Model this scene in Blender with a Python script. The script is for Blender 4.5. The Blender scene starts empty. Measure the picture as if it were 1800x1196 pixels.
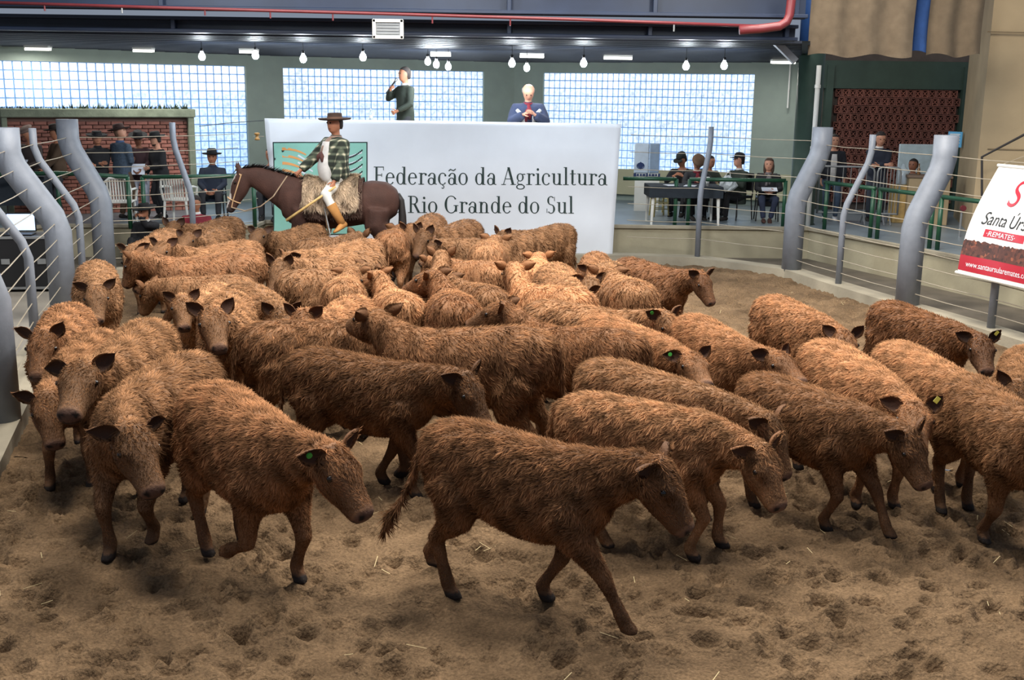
import bpy, bmesh, math, random
import numpy as np
from mathutils import Vector, Matrix
R = random.Random(7)
NR = np.random.RandomState(11)
SC = bpy.context.scene
COL = SC.collection
PI = math.pi
# ------------------------------------------------------------------ camera
FPX, CX, CY, HC = 1950.0, 900.0, 598.0, 3.0
PITCH = math.atan(438 / FPX); ROLL = 0.013
_cp, _sp = math.cos(PITCH), math.sin(PITCH)
FW = np.array([0, _cp, -_sp]); _U = np.array([0, _sp, _cp]); _X = np.array([1., 0, 0])
RT = math.cos(ROLL) * _X + math.sin(ROLL) * _U
UP = -math.sin(ROLL) * _X + math.cos(ROLL) * _U
CAM = np.array([0, 0, HC])
cam_d = bpy.data.cameras.new('camera'); cam = bpy.data.objects.new('camera', cam_d); COL.objects.link(cam)
cam_d.sensor_width = 36.0; cam_d.lens = FPX / 1800 * 36.0
cam.matrix_world = Matrix(((RT[0], UP[0], -FW[0], 0), (RT[1], UP[1], -FW[1], 0), (RT[2], UP[2], -FW[2], HC), (0, 0, 0, 1)))
cam_d.clip_end = 200
SC.camera = cam
def ray(px, py):
    return FW * FPX + RT * (px - CX) + UP * (CY - py)
def onz(px, py, z=0.0):
    d = ray(px, py); return CAM + d * ((z - HC) / d[2])
def ony(px, py, Y):
    d = ray(px, py); return CAM + d * (Y / d[1])
def onplane(px, py, p0, n):
    d = ray(px, py); n = np.asarray(n, float)
    return CAM + d * (((np.asarray(p0, float) - CAM) @ n) / (d @ n))
# ------------------------------------------------------------------ world, light, exposure
w = bpy.data.worlds.new('world'); SC.world = w; w.use_nodes = True
bg = w.node_tree.nodes['Background']
bg.inputs[0].default_value = (0.62, 0.72, 0.9, 1); bg.inputs[1].default_value = 0.33
SC.view_settings.view_transform = 'Standard'; SC.view_settings.look = 'None'
SC.view_settings.gamma = 1.0; SC.view_settings.use_curve_mapping = False
SC.view_settings.exposure = 0.1
def area(name, loc, size, power, color, aim=(0, 0, -1), shape='SQUARE', sy=None):
    l = bpy.data.lights.new(name, 'AREA'); l.energy = power; l.color = color; l.size = size; l.shape = shape
    if sy: l.shape = 'RECTANGLE'; l.size_y = sy
    o = bpy.data.objects.new(name, l); o.location = loc
    o.rotation_euler = Vector(aim).to_track_quat('-Z', 'Y').to_euler(); COL.objects.link(o); return o
# high-bay roof lamps over the sale ring
for i, (lx, ly, pw) in enumerate([(-3.2, 6.5, 390), (1.0, 8.0, 440), (4.2, 9.5, 470), (-3.6, 12.0, 390), (0.6, 13.0, 410), (4.0, 14.0, 420)]):
    area('roof_lamp', (lx, ly, 8.2), 1.6, pw * 1.0, (1.0, 0.93, 0.83))
# unseen fill lights added to brighten the banner and podium
for lx in (-5.0, -1.0, 3.2): area('podium_fill', (lx, 11.0, 5.6), .9, 130, (.92, .96, 1.0), aim=(0.0, 8.6, -3.9))
# ------------------------------------------------------------------ helpers
def tag(o, label, cat, group=None, kind=None):
    if label: o['label'] = label
    if cat: o['category'] = cat
    if group: o['group'] = group
    if kind: o['kind'] = kind
    return o
def empty(name, loc=(0, 0, 0), rz=0.0, s=1.0, label=None, cat=None, group=None):
    o = bpy.data.objects.new(name, None); COL.objects.link(o)
    o.location = loc; o.rotation_euler = (0, 0, rz); o.scale = (s, s, s); o.empty_display_size = 0.2
    return tag(o, label, cat, group)
def mesh_from(V, F, name='m', smooth=False):
    me = bpy.data.meshes.new(name)
    me.from_pydata(V.tolist() if isinstance(V, np.ndarray) else [tuple(v) for v in V], [], F)
    if smooth: me.polygons.foreach_set('use_smooth', [True] * len(me.polygons))
    me.update(); return me
def obj(name, me, mat=None, parent=None, loc=(0, 0, 0)):
    o = bpy.data.objects.new(name, me); COL.objects.link(o)
    if mat is not None and not me.materials: me.materials.append(mat)
    o.parent = parent; o.location = loc
    return o
class MB:
    """collects shapes into one mesh"""
    def __init__(s): s.V = []; s.F = []
    def add(s, V, F):
        n = len(s.V); s.V += [tuple(map(float, v)) for v in V]; s.F += [tuple(i + n for i in f) for f in F]; return s
    def box(s, c, d, rz=0.0, bev=0.0, M=None):
        x, y, z = d[0] / 2, d[1] / 2, d[2] / 2
        b = min(bev, x * .9, y * .9, z * .9)
        if b > 0:
            V = []
            for sz in (-1, 1):
                for sy in (-1, 1):
                    for sx in (-1, 1):
                        V += [(sx * (x - b), sy * (y - b), sz * z), (sx * (x - b), sy * y, sz * (z - b)), (sx * x, sy * (y - b), sz * (z - b))]
            def i(sx, sy, sz, k): return (((sz + 1) // 2 * 2 + (sy + 1) // 2) * 2 + (sx + 1) // 2) * 3 + k
            F = []
            for sg in (-1, 1):
                F.append([i(-1, -1, sg, 0), i(1, -1, sg, 0), i(1, 1, sg, 0), i(-1, 1, sg, 0)][::sg])
                F.append([i(-1, sg, -1, 1), i(1, sg, -1, 1), i(1, sg, 1, 1), i(-1, sg, 1, 1)][::-sg])
                F.append([i(sg, -1, -1, 2), i(sg, 1, -1, 2), i(sg, 1, 1, 2), i(sg, -1, 1, 2)][::sg])
            for a in (-1, 1):
                for c2 in (-1, 1):
                    F.append([i(-1, a, c2, 0), i(1, a, c2, 0), i(1, a, c2, 1), i(-1, a, c2, 1)][::-a * c2])
                    F.append([i(a, -1, c2, 0), i(a, 1, c2, 0), i(a, 1, c2, 2), i(a, -1, c2, 2)][::a * c2])
                    F.append([i(a, c2, -1, 1), i(a, c2, 1, 1), i(a, c2, 1, 2), i(a, c2, -1, 2)][::-a * c2])
                    for e in (-1, 1):
                        F.append([i(a, c2, e, 0), i(a, c2, e, 1), i(a, c2, e, 2)][::a * c2 * e])
        else:
            V = [(sx * x, sy * y, sz * z) for sz in (-1, 1) for sy in (-1, 1) for sx in (-1, 1)]
            F = [(0, 2, 3, 1), (4, 5, 7, 6), (0, 1, 5, 4), (2, 6, 7, 3), (0, 4, 6, 2), (1, 3, 7, 5)]
        if M is None:
            cr, sr = math.cos(rz), math.sin(rz)
            V = [(c[0] + cr * p[0] - sr * p[1], c[1] + sr * p[0] + cr * p[1], c[2] + p[2]) for p in V]
        else:
            V = [tuple(M @ Vector(p) + Vector(c)) for p in V]
        return s.add(V, F)
    def tube(s, pts, rad, n=10, cap=True):
        V, F = tube(pts, rad, n, cap); return s.add(V, F)
    def lathe(s, prof, n=20, c=(0, 0, 0), sx=1, sy=1):
        m = len(prof); V = []; F = []
        for r, z in prof:
            for k in range(n):
                a = 2 * PI * k / n; V.append((c[0] + sx * r * math.cos(a), c[1] + sy * r * math.sin(a), c[2] + z))
        for j in range(m - 1):
            for k in range(n): F.append((j * n + k, j * n + (k + 1) % n, (j + 1) * n + (k + 1) % n, (j + 1) * n + k))
        F.append(tuple(range(n))[::-1]); F.append(tuple((m - 1) * n + k for k in range(n)))
        return s.add(V, F)
    def prism(s, poly, z0, z1):
        n = len(poly); V = [(p[0], p[1], z0) for p in poly] + [(p[0], p[1], z1) for p in poly]
        F = [tuple(range(n))[::-1], tuple(range(n, 2 * n))] + [(i, (i + 1) % n, n + (i + 1) % n, n + i) for i in range(n)]
        return s.add(V, F)
    def mesh(s, name='m', smooth=False): return mesh_from(s.V, s.F, name, smooth)
    def build(s, name, mat, parent=None, loc=(0, 0, 0), smooth=False):
        return obj(name, s.mesh(name, smooth), mat, parent, loc)
def tube(pts, rad, n=10, cap=True):
    P = np.asarray(pts, float); m = len(P)
    r = np.full(m, rad, float) if np.isscalar(rad) else np.asarray(rad, float)
    T = np.gradient(P, axis=0); T /= np.linalg.norm(T, axis=1)[:, None] + 1e-12
    ref = np.array([0, 0, 1.]) if abs(T[0][2]) < .9 else np.array([1., 0, 0])
    u = np.cross(T[0], ref); u /= np.linalg.norm(u)
    a = np.arange(n) * 2 * PI / n; V = []
    for k in range(m):
        u = u - T[k] * (u @ T[k]); u /= np.linalg.norm(u); v = np.cross(T[k], u)
        V.append(P[k] + r[k] * (np.cos(a)[:, None] * u + np.sin(a)[:, None] * v))
    V = np.concatenate(V); F = []
    for k in range(m - 1):
        for j in range(n): F.append((k * n + j, k * n + (j + 1) % n, (k + 1) * n + (j + 1) % n, (k + 1) * n + j))
    if cap: F.append(tuple(range(n))[::-1]); F.append(tuple((m - 1) * n + j for j in range(n)))
    return V, F
def loft(rings, n=18):
    """rings: (centre, side, up, half width, half height, exponent)"""
    V = []; F = []; a = np.arange(n) * 2 * PI / n
    for c, sd, up, hw, hh, e in rings:
        ca, sa = np.cos(a), np.sin(a)
        x = np.sign(ca) * np.abs(ca) ** (2 / e) * hw; y = np.sign(sa) * np.abs(sa) ** (2 / e) * hh
        V.append(np.asarray(c, float) + x[:, None] * np.asarray(sd, float) + y[:, None] * np.asarray(up, float))
    m = len(rings); V = np.concatenate(V)
    for k in range(m - 1):
        for j in range(n): F.append((k * n + j, k * n + (j + 1) % n, (k + 1) * n + (j + 1) % n, (k + 1) * n + j))
    F.append(tuple(range(n))[::-1]); F.append(tuple((m - 1) * n + j for j in range(n)))
    return V, F
def ik(a, c, l1, l2, pole):
    a = np.asarray(a, float); c = np.asarray(c, float); d = c - a; L = np.linalg.norm(d)
    Lm = (l1 + l2) * .995
    if L > Lm: c = a + d / L * Lm; d = c - a; L = Lm
    L = max(L, abs(l1 - l2) + .02)
    u = d / np.linalg.norm(d); x = (L * L + l1 * l1 - l2 * l2) / (2 * L); h = math.sqrt(max(l1 * l1 - x * x, 0))
    p = np.asarray(pole, float); p = p - u * (p @ u); p /= np.linalg.norm(p) + 1e-9
    return a + u * x + p * h, c
# voxel-remesh queue: every animal, person and garment is blended into one skin here
JOBS = []
def job(mb, voxel, smooth, cb): JOBS.append((mb, voxel, smooth, cb))
def run_jobs():
    ts = bpy.data.collections.new('blend_tmp'); COL.children.link(ts); obs = []
    for mb, vx, sm, cb in JOBS:
        o = bpy.data.objects.new('t', mb.mesh('t')); ts.objects.link(o)
        m = o.modifiers.new('r', 'REMESH'); m.mode = 'VOXEL'; m.voxel_size = vx; m.use_smooth_shade = True
        m2 = o.modifiers.new('s', 'SMOOTH'); m2.factor = .5; m2.iterations = sm
        obs.append(o)
    dg = bpy.context.evaluated_depsgraph_get(); dg.update(); res = []
    for o in obs:
        res.append(bpy.data.meshes.new_from_object(o.evaluated_get(dg), depsgraph=dg))
    for o in obs:
        me = o.data; bpy.data.objects.remove(o); bpy.data.meshes.remove(me)
    bpy.data.collections.remove(ts)
    for (mb, vx, sm, cb), me in zip(JOBS, res): cb(me)
    JOBS.clear()
def verts_of(me):
    V = np.empty(len(me.vertices) * 3, np.float32); me.vertices.foreach_get('co', V); return V.reshape(-1, 3).astype(float)
def normals_of(me):
    V = np.empty(len(me.vertices) * 3, np.float32); me.vertices.foreach_get('normal', V); return V.reshape(-1, 3).astype(float)
def set_verts(me, V): me.vertices.foreach_set('co', V.astype(np.float32).ravel()); me.update()
def set_color(me, name, C):
    a = me.color_attributes.new(name, 'FLOAT_COLOR', 'POINT'); a.data.foreach_set('color', C.astype(np.float32).ravel())
# ------------------------------------------------------------------ materials
def srgb(r, g, b):
    f = lambda c: (c / 255 / 12.92) if c / 255 <= .04045 else ((c / 255 + .055) / 1.055) ** 2.4
    return (f(r), f(g), f(b), 1)
MATS = {}
def mat(name, c, rough=.6, metal=0., var=.12, vscale=6., bump=0., bscale=40., spec=.5, emit=None, estr=0., alpha=1., trans=0., obj_color=False):
    if name in MATS: return MATS[name]
    m = bpy.data.materials.new(name); m.use_nodes = True; nt = m.node_tree; N = nt.nodes; L = nt.links
    b = N['Principled BSDF']; b.inputs['Roughness'].default_value = rough; b.inputs['Metallic'].default_value = metal
    b.inputs['Specular IOR Level'].default_value = spec
    tc = N.new('ShaderNodeTexCoord')
    nz = N.new('ShaderNodeTexNoise'); nz.inputs['Scale'].default_value = vscale; nz.inputs['Detail'].default_value = 4
    L.new(tc.outputs['Object'], nz.inputs['Vector'])
    mr = N.new('ShaderNodeMapRange'); mr.inputs['From Min'].default_value = .3; mr.inputs['From Max'].default_value = .7
    mr.inputs['To Min'].default_value = 1 - var; mr.inputs['To Max'].default_value = 1 + var
    L.new(nz.outputs['Fac'], mr.inputs['Value'])
    mx = N.new('ShaderNodeMix'); mx.data_type = 'RGBA'; mx.blend_type = 'MULTIPLY'; mx.inputs[0].default_value = 1
    if obj_color:
        oi = N.new('ShaderNodeObjectInfo'); L.new(oi.outputs['Color'], mx.inputs[6])
    else: mx.inputs[6].default_value = c
    L.new(mr.outputs[0], mx.inputs[7]); L.new(mx.outputs[2], b.inputs['Base Color'])
    if bump:
        n2 = N.new('ShaderNodeTexNoise'); n2.inputs['Scale'].default_value = bscale; n2.inputs['Detail'].default_value = 5
        L.new(tc.outputs['Object'], n2.inputs['Vector'])
        bp = N.new('ShaderNodeBump'); bp.inputs['Strength'].default_value = bump; bp.inputs['Distance'].default_value = .02
        L.new(n2.outputs['Fac'], bp.inputs['Height']); L.new(bp.outputs['Normal'], b.inputs['Normal'])
    if emit: b.inputs['Emission Color'].default_value = emit; b.inputs['Emission Strength'].default_value = estr
    if trans: b.inputs['Transmission Weight'].default_value = trans
    if alpha < 1: b.inputs['Alpha'].default_value = alpha
    MATS[name] = m; return m
def coat_mats():
    """short-haired skin under the coat and the hair blades: colour from the animal's own object colour"""
    out = []
    for kind in ('skin', 'hair'):
        m = bpy.data.materials.new('calf_' + kind); m.use_nodes = True; nt = m.node_tree; N = nt.nodes; L = nt.links
        b = N['Principled BSDF']; b.inputs['Roughness'].default_value = .62 if kind == 'hair' else .75
        b.inputs['Specular IOR Level'].default_value = .3
        oi = N.new('ShaderNodeObjectInfo'); at = N.new('ShaderNodeAttribute'); at.attribute_name = 'tint'
        tc = N.new('ShaderNodeTexCoord')
        nz = N.new('ShaderNodeTexNoise'); nz.inputs['Scale'].default_value = 5 if kind == 'skin' else 3.2; nz.inputs['Detail'].default_value = 6
        L.new(tc.outputs['Object'], nz.inputs['Vector'])
        mr = N.new('ShaderNodeMapRange'); mr.inputs['From Min'].default_value = .3; mr.inputs['From Max'].default_value = .7
        mr.inputs['To Min'].default_value = .72; mr.inputs['To Max'].default_value = 1.25
        L.new(nz.outputs['Fac'], mr.inputs['Value'])
        mx = N.new('ShaderNodeMix'); mx.data_type = 'RGBA'; mx.blend_type = 'MULTIPLY'; mx.inputs[0].default_value = 1
        L.new(oi.outputs['Color'], mx.inputs[6]); L.new(mr.outputs[0], mx.inputs[7])
        if kind == 'skin':
            m2 = N.new('ShaderNodeMix'); m2.data_type = 'RGBA'
            L.new(at.outputs['Alpha'], m2.inputs[0]); L.new(mx.outputs[2], m2.inputs[6]); L.new(at.outputs['Color'], m2.inputs[7])
            L.new(m2.outputs[2], b.inputs['Base Color'])
            n2 = N.new('ShaderNodeTexNoise'); n2.inputs['Scale'].default_value = 60; L.new(tc.outputs['Object'], n2.inputs['Vector'])
            bp = N.new('ShaderNodeBump'); bp.inputs['Strength'].default_value = .5; bp.inputs['Distance'].default_value = .01
            L.new(n2.outputs['Fac'], bp.inputs['Height']); L.new(bp.outputs['Normal'], b.inputs['Normal'])
        else:
            m2 = N.new('ShaderNodeMix'); m2.data_type = 'RGBA'; m2.blend_type = 'MULTIPLY'; m2.inputs[0].default_value = 1
            L.new(mx.outputs[2], m2.inputs[6]); L.new(at.outputs['Color'], m2.inputs[7]); L.new(m2.outputs[2], b.inputs['Base Color'])
            # a blade seen from behind passes the same light through: both sides shade with the coat's own normal
            sn = N.new('ShaderNodeAttribute'); sn.attribute_name = 'sn'
            vt = N.new('ShaderNodeVectorTransform'); vt.vector_type = 'NORMAL'; vt.convert_from = 'OBJECT'; vt.convert_to = 'WORLD'
            L.new(sn.outputs['Vector'], vt.inputs[0])
            ng = N.new('ShaderNodeVectorMath'); ng.operation = 'SCALE'; ng.inputs['Scale'].default_value = -1; L.new(vt.outputs[0], ng.inputs[0])
            df = N.new('ShaderNodeBsdfDiffuse'); tr = N.new('ShaderNodeBsdfTranslucent'); ms = N.new('ShaderNodeMixShader'); ge = N.new('ShaderNodeNewGeometry')
            L.new(m2.outputs[2], df.inputs['Color']); L.new(m2.outputs[2], tr.inputs['Color'])
            L.new(vt.outputs[0], df.inputs['Normal']); L.new(ng.outputs[0], tr.inputs['Normal'])
            L.new(ge.outputs['Backfacing'], ms.inputs[0]); L.new(df.outputs[0], ms.inputs[1]); L.new(tr.outputs[0], ms.inputs[2])
            L.new(ms.outputs[0], N['Material Output'].inputs['Surface']); N.remove(b)
        out.append(m)
    return out
SKIN, HAIR = coat_mats()
EYE = mat('wet_dark_eye', (.008, .005, .004, 1), .12, var=.02)
TAGG = mat('green_tag_plastic', srgb(70, 165, 70), .4, var=.05)
TAGY = mat('yellow_tag_plastic', srgb(228, 214, 90), .4, var=.05)
# ------------------------------------------------------------------ sand of the sale ring
def sand_height(X, Y, rs):
    Z = np.zeros_like(X)
    for k, (fx, fy, a) in enumerate([(1.3, .9, .018), (2.7, 2.1, .014), (5.1, 4.3, .010), (9.7, 8.9, .007), (17., 19., .004), (31., 29., .003)]):
        q = rs.uniform(0, 6.28, 4)
        Z += a * (np.sin(X * fx + q[0] + 1.3 * np.sin(Y * fy * .7 + q[1])) * np.cos(Y * fy + q[2] + 1.1 * np.sin(X * fx * .6 + q[3])))
    return Z
def build_sand():
    rs = np.random.RandomState(5); VV = []; FF = []; off = 0
    prints = [(rs.uniform(-5, 5.5), rs.uniform(3.4, 21), rs.uniform(0, PI), rs.uniform(.035, .08), rs.uniform(.02, .055)) for _ in range(7000)]
    for x0, x1, y0, y1, st in ((-4.9, 4.9, 3.0, 8.7, 0.022), (-8.2, 8.6, 8.7, 20.6, .075)):
        xs = np.arange(x0, x1, st); ys = np.arange(y0, y1 + st, st); X, Y = np.meshgrid(xs, ys)
        Z = sand_height(X, Y, np.random.RandomState(3))
        for (px, py, a, r, dp) in prints:
            R_ = r * 2.2
            i0, i1 = np.searchsorted(xs, [px - R_, px + R_]); j0, j1 = np.searchsorted(ys, [py - R_, py + R_])
            if i1 <= i0 or j1 <= j0: continue
            dx = X[j0:j1, i0:i1] - px; dy = Y[j0:j1, i0:i1] - py
            u = (dx * math.cos(a) + dy * math.sin(a)) / (r * 1.25); v = (-dx * math.sin(a) + dy * math.cos(a)) / r; q = u * u + v * v
            Z[j0:j1, i0:i1] += -dp * np.exp(-q * q * 1.1) + dp * .42 * np.exp(-((np.sqrt(q) - 1.35) / .33) ** 2) * (1 + .5 * np.sin(3 * np.arctan2(v, u)))
        Z += rs.randn(*Z.shape) * .0042 * (st / .027) ** .5
        Z -= .012
        ny, nx = Z.shape
        VV.append(np.stack([X.ravel(), Y.ravel(), Z.ravel()], 1))
        i = np.arange(ny - 1)[:, None] * nx + np.arange(nx - 1)[None]
        FF.append(np.stack([i, i + 1, i + nx + 1, i + nx], -1).reshape(-1, 4) + off); off += ny * nx
    for x0, x1, y0, y1 in ((-4.9, 7.6, -4.0, 3.05), (4.85, 8.6, 3.0, 8.75), (-8.2, -4.85, -4.0, 8.75)):   # the ring goes on beside and behind the camera
        X, Y = np.meshgrid(np.arange(x0, x1 + .15, .15), np.arange(y0, y1 + .15, .15)); Z = sand_height(X, Y, np.random.RandomState(3)) - .016 + rs.randn(*X.shape) * .006; ny, nx = X.shape
        VV.append(np.stack([X.ravel(), Y.ravel(), Z.ravel()], 1)); i = np.arange(ny - 1)[:, None] * nx + np.arange(nx - 1)[None]; FF.append(np.stack([i, i + 1, i + nx + 1, i + nx], -1).reshape(-1, 4) + off); off += ny * nx
    V = np.concatenate(VV); F = np.concatenate(FF)
    me = bpy.data.meshes.new('sand'); me.vertices.add(len(V)); me.vertices.foreach_set('co', V.astype(np.float32).ravel())
    me.loops.add(F.size); me.loops.foreach_set('vertex_index', F.ravel().astype(np.int32))
    me.polygons.add(len(F)); me.polygons.foreach_set('loop_start', np.arange(len(F), dtype=np.int32) * 4); me.polygons.foreach_set('loop_total', np.full(len(F), 4, np.int32))
    me.polygons.foreach_set('use_smooth', [True] * len(F)); me.update(calc_edges=True)
    m = bpy.data.materials.new('damp_sand'); m.use_nodes = True; N = m.node_tree.nodes; L = m.node_tree.links; b = N['Principled BSDF']; b.inputs['Roughness'].default_value = .95; b.inputs['Specular IOR Level'].default_value = .15
    tc = N.new('ShaderNodeTexCoord')
    n1 = N.new('ShaderNodeTexNoise'); n1.inputs['Scale'].default_value = 1.7; n1.inputs['Detail'].default_value = 8; n1.inputs['Roughness'].default_value = .65
    n2 = N.new('ShaderNodeTexNoise'); n2.inputs['Scale'].default_value = 55; n2.inputs['Detail'].default_value = 6
    for n in (n1, n2): L.new(tc.outputs['Object'], n.inputs['Vector'])
    cr = N.new('ShaderNodeValToRGB'); cr.color_ramp.elements[0].position = .3; cr.color_ramp.elements[1].position = .72
    cr.color_ramp.elements[0].color = srgb(84, 67, 49); cr.color_ramp.elements[1].color = srgb(132, 108, 82)
    L.new(n1.outputs['Fac'], cr.inputs[0])
    mr = N.new('ShaderNodeMapRange'); mr.inputs['From Min'].default_value = .3; mr.inputs['From Max'].default_value = .7; mr.inputs['To Min'].default_value = .68; mr.inputs['To Max'].default_value = 1.3
    L.new(n2.outputs['Fac'], mr.inputs['Value'])
    mx = N.new('ShaderNodeMix'); mx.data_type = 'RGBA'; mx.blend_type = 'MULTIPLY'; mx.inputs[0].default_value = 1
    L.new(cr.outputs[0], mx.inputs[6]); L.new(mr.outputs[0], mx.inputs[7]); L.new(mx.outputs[2], b.inputs['Base Color'])
    bp = N.new('ShaderNodeBump'); bp.inputs['Strength'].default_value = 1.0; bp.inputs['Distance'].default_value = .02
    n3 = N.new('ShaderNodeTexNoise'); n3.inputs['Scale'].default_value = 42; n3.inputs['Detail'].default_value = 8; L.new(tc.outputs['Object'], n3.inputs['Vector'])
    L.new(n3.outputs['Fac'], bp.inputs['Height']); L.new(bp.outputs['Normal'], b.inputs['Normal'])
    o = obj('floor', me, m); o['kind'] = 'structure'; o['label'] = 'trampled brown sand of the sale ring full of hoof prints'
build_sand()
# ------------------------------------------------------------------ building materials
CONC = mat('worn_concrete', srgb(150, 142, 124), .85, var=.22, vscale=1.6, bump=.25, bscale=25)
CONCD = mat('dirty_concrete', srgb(96, 88, 76), .9, var=.25, vscale=2.2, bump=.3, bscale=30)
PLINTH = mat('stained_platform_wall', srgb(158, 150, 126), .85, var=.22, vscale=1.3, bump=.2, bscale=18)
FLOORB = mat('platform_floor_window_blue', srgb(120, 132, 140), .35, var=.12, vscale=2)  # grey floor, the bluish window reflection is put into its colour
GREENW = mat('grey_green_wall_paint', srgb(146, 158, 148), .75, var=.06, vscale=3)
CREAM = mat('beige_wall_paint', srgb(168, 148, 116), .8, var=.07, vscale=2, bump=.15, bscale=60)
CREAM2 = mat('cream_wall_paint', srgb(176, 172, 142), .8, var=.06, vscale=2)
NAVY = mat('navy_steel_paint', srgb(26, 38, 60), .42, var=.15, vscale=2.5)
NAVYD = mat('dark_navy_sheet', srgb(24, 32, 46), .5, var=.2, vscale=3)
BLACK = mat('black_gap', srgb(12, 13, 16), .8)
REDP = mat('red_pipe_paint', srgb(104, 38, 42), .45, var=.1)
GPOST = mat('grey_fence_paint', srgb(120, 126, 136), .5, var=.1, vscale=7, bump=.08, bscale=60)
WIRE = mat('galvanised_cable', srgb(160, 150, 132), .5, metal=.3, var=.1)
RAILG = mat('green_rail_paint', srgb(30, 74, 52), .4, var=.1)
COLG = mat('dark_green_column_paint', srgb(46, 64, 56), .5, var=.1)
WHITE = mat('white_plastic', srgb(222, 222, 216), .4, var=.03)
BLKP = mat('black_plastic', srgb(20, 20, 22), .5)
STEEL = mat('dull_steel', srgb(150, 152, 152), .4, metal=.6)
WOOD = mat('pale_wood', srgb(196, 164, 104), .55, var=.15, vscale=12)
BRICK = mat('red_brick', (1, 1, 1, 1), .85, var=.16, vscale=14, bump=.2, bscale=60, obj_color=True)
MORT = mat('brick_mortar', srgb(120, 92, 82), .9, var=.1)
TERRA = mat('terracotta_block', (1, 1, 1, 1), .85, var=.15, vscale=10, obj_color=True)
def struct(o, label=None):
    o['kind'] = 'structure'
    if label: o['label'] = label
    return o
def strut(p0, p1, w, h=None):
    """box beam between two points"""
    mb = MB(); p0 = Vector(p0); p1 = Vector(p1); d = p1 - p0
    M = d.to_track_quat('Y', 'Z').to_matrix()
    mb.box((p0 + p1) / 2, (w, d.length, h or w), M=M); return mb
# ------------------------------------------------------------------ platform, passage and kerb around the ring
PZ = 0.62
STG = [(-13, 15.2), (-9.6, 17.6), (-8.1, 19.45), (-4.62, 19.7), (-4.6, 20.42), (5.45, 20.42), (6.90, 16.9), (8.7, 11.8), (9.8, 8.0), (17, 8.0), (17, 31), (-17, 31), (-17, 15.2)]
fl = MB().prism(STG, -.3, PZ - .014); o = fl.build('wall_platform', PLINTH); struct(o, 'stained concrete platform wall round the ring')
top = MB().prism([(x + (0.02 if x < 0 else 0), y) for x, y in STG], PZ - .012, PZ); o = top.build('floor_platform', FLOORB); struct(o, 'grey platform floor with blue window light in its colour')
nose = MB()
for (a, b) in zip(STG[:8], STG[1:9]):
    a = np.array(a); b = np.array(b); d = (b - a) / np.linalg.norm(b - a); n = np.array([d[1], -d[0]])
    c = (a + b) / 2; L = np.linalg.norm(b - a)
    nose.box((c[0] + n[0] * .02, c[1] + n[1] * .02, PZ - .03), (L, .06, .07), rz=math.atan2(d[1], d[0]), bev=.01)
o = nose.build('trim_1', CONC); struct(o, 'pale concrete nosing along the platform edge')
# fence line of the ring
FL_ = [(-3.9, 7.4), (-4.48, 9.35), (-5.18, 11.75), (-5.77, 14.0), (-6.1, 15.55), (-6.52, 17.55), (-5.3, 18.3), (-4.5, 19.55)]
FB_ = [(2.05, 20.02), (3.32, 19.85), (4.70, 18.55)]
FR_ = [(4.70, 18.55), (5.08, 17.1), (5.58, 15.45), (6.10, 13.85), (6.75, 11.6)]
ring = FL_ + [(-4.0, 19.9)] + FB_ + FR_[1:]
def off_line(pts, d):
    P = [np.array(p) for p in pts]; out = []
    for i, p in enumerate(P):
        t = (P[min(i + 1, len(P) - 1)] - P[max(i - 1, 0)]); t /= np.linalg.norm(t); out.append(tuple(p + np.array([-t[1], t[0]]) * d))
    return out
inn = off_line(ring, -.16); outl = off_line(ring, .2)
kb = MB()
for i in range(len(ring) - 1):
    kb.prism([inn[i], inn[i + 1], outl[i + 1], outl[i]][::-1], -.2, .13)
o = kb.build('trim_2', CONC); struct(o, 'low concrete kerb under the ring fence')
ps = MB()
far = [(-17, 7.4), (-17, 15.2)] + STG[:0] + [(-13, 15.2), (-9.3, 17.6), (-7.6, 19.0), (-5.9, 20.0), (-4.6, 20.42), (5.45, 20.42), (6.90, 16.9), (8.7, 11.8)]
for i in range(len(ring) - 1):
    a, b = outl[i], outl[i + 1]
    mid = np.array([(a[0] + b[0]) / 2, (a[1] + b[1]) / 2])
def strip(A, B, z):
    m = MB(); V = [(x, y, z) for x, y in A] + [(x, y, z) for x, y in B[::-1]]; m.add(V, [tuple(range(len(V)))]); return m
o = strip(outl[:6], [(-16.5, 7.3), (-16.5, 15.4), (-13, 15.3), (-9.6, 17.7)], .035).build('floor_passage', mat('concrete_floor', srgb(138, 132, 122), .7, var=.14, vscale=1.5, bump=.1)); struct(o, 'bare concrete floor outside the fence')
o2 = strip(outl[5:], [(-9.6, 17.7), (-8.1, 19.5), (-4.6, 19.8), (-4.55, 20.5), (5.5, 20.5), (6.97, 16.95), (8.75, 11.8)], .03).build('floor_gutter', CONCD); struct(o2, 'dirty concrete gutter between fence and platform')
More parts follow.
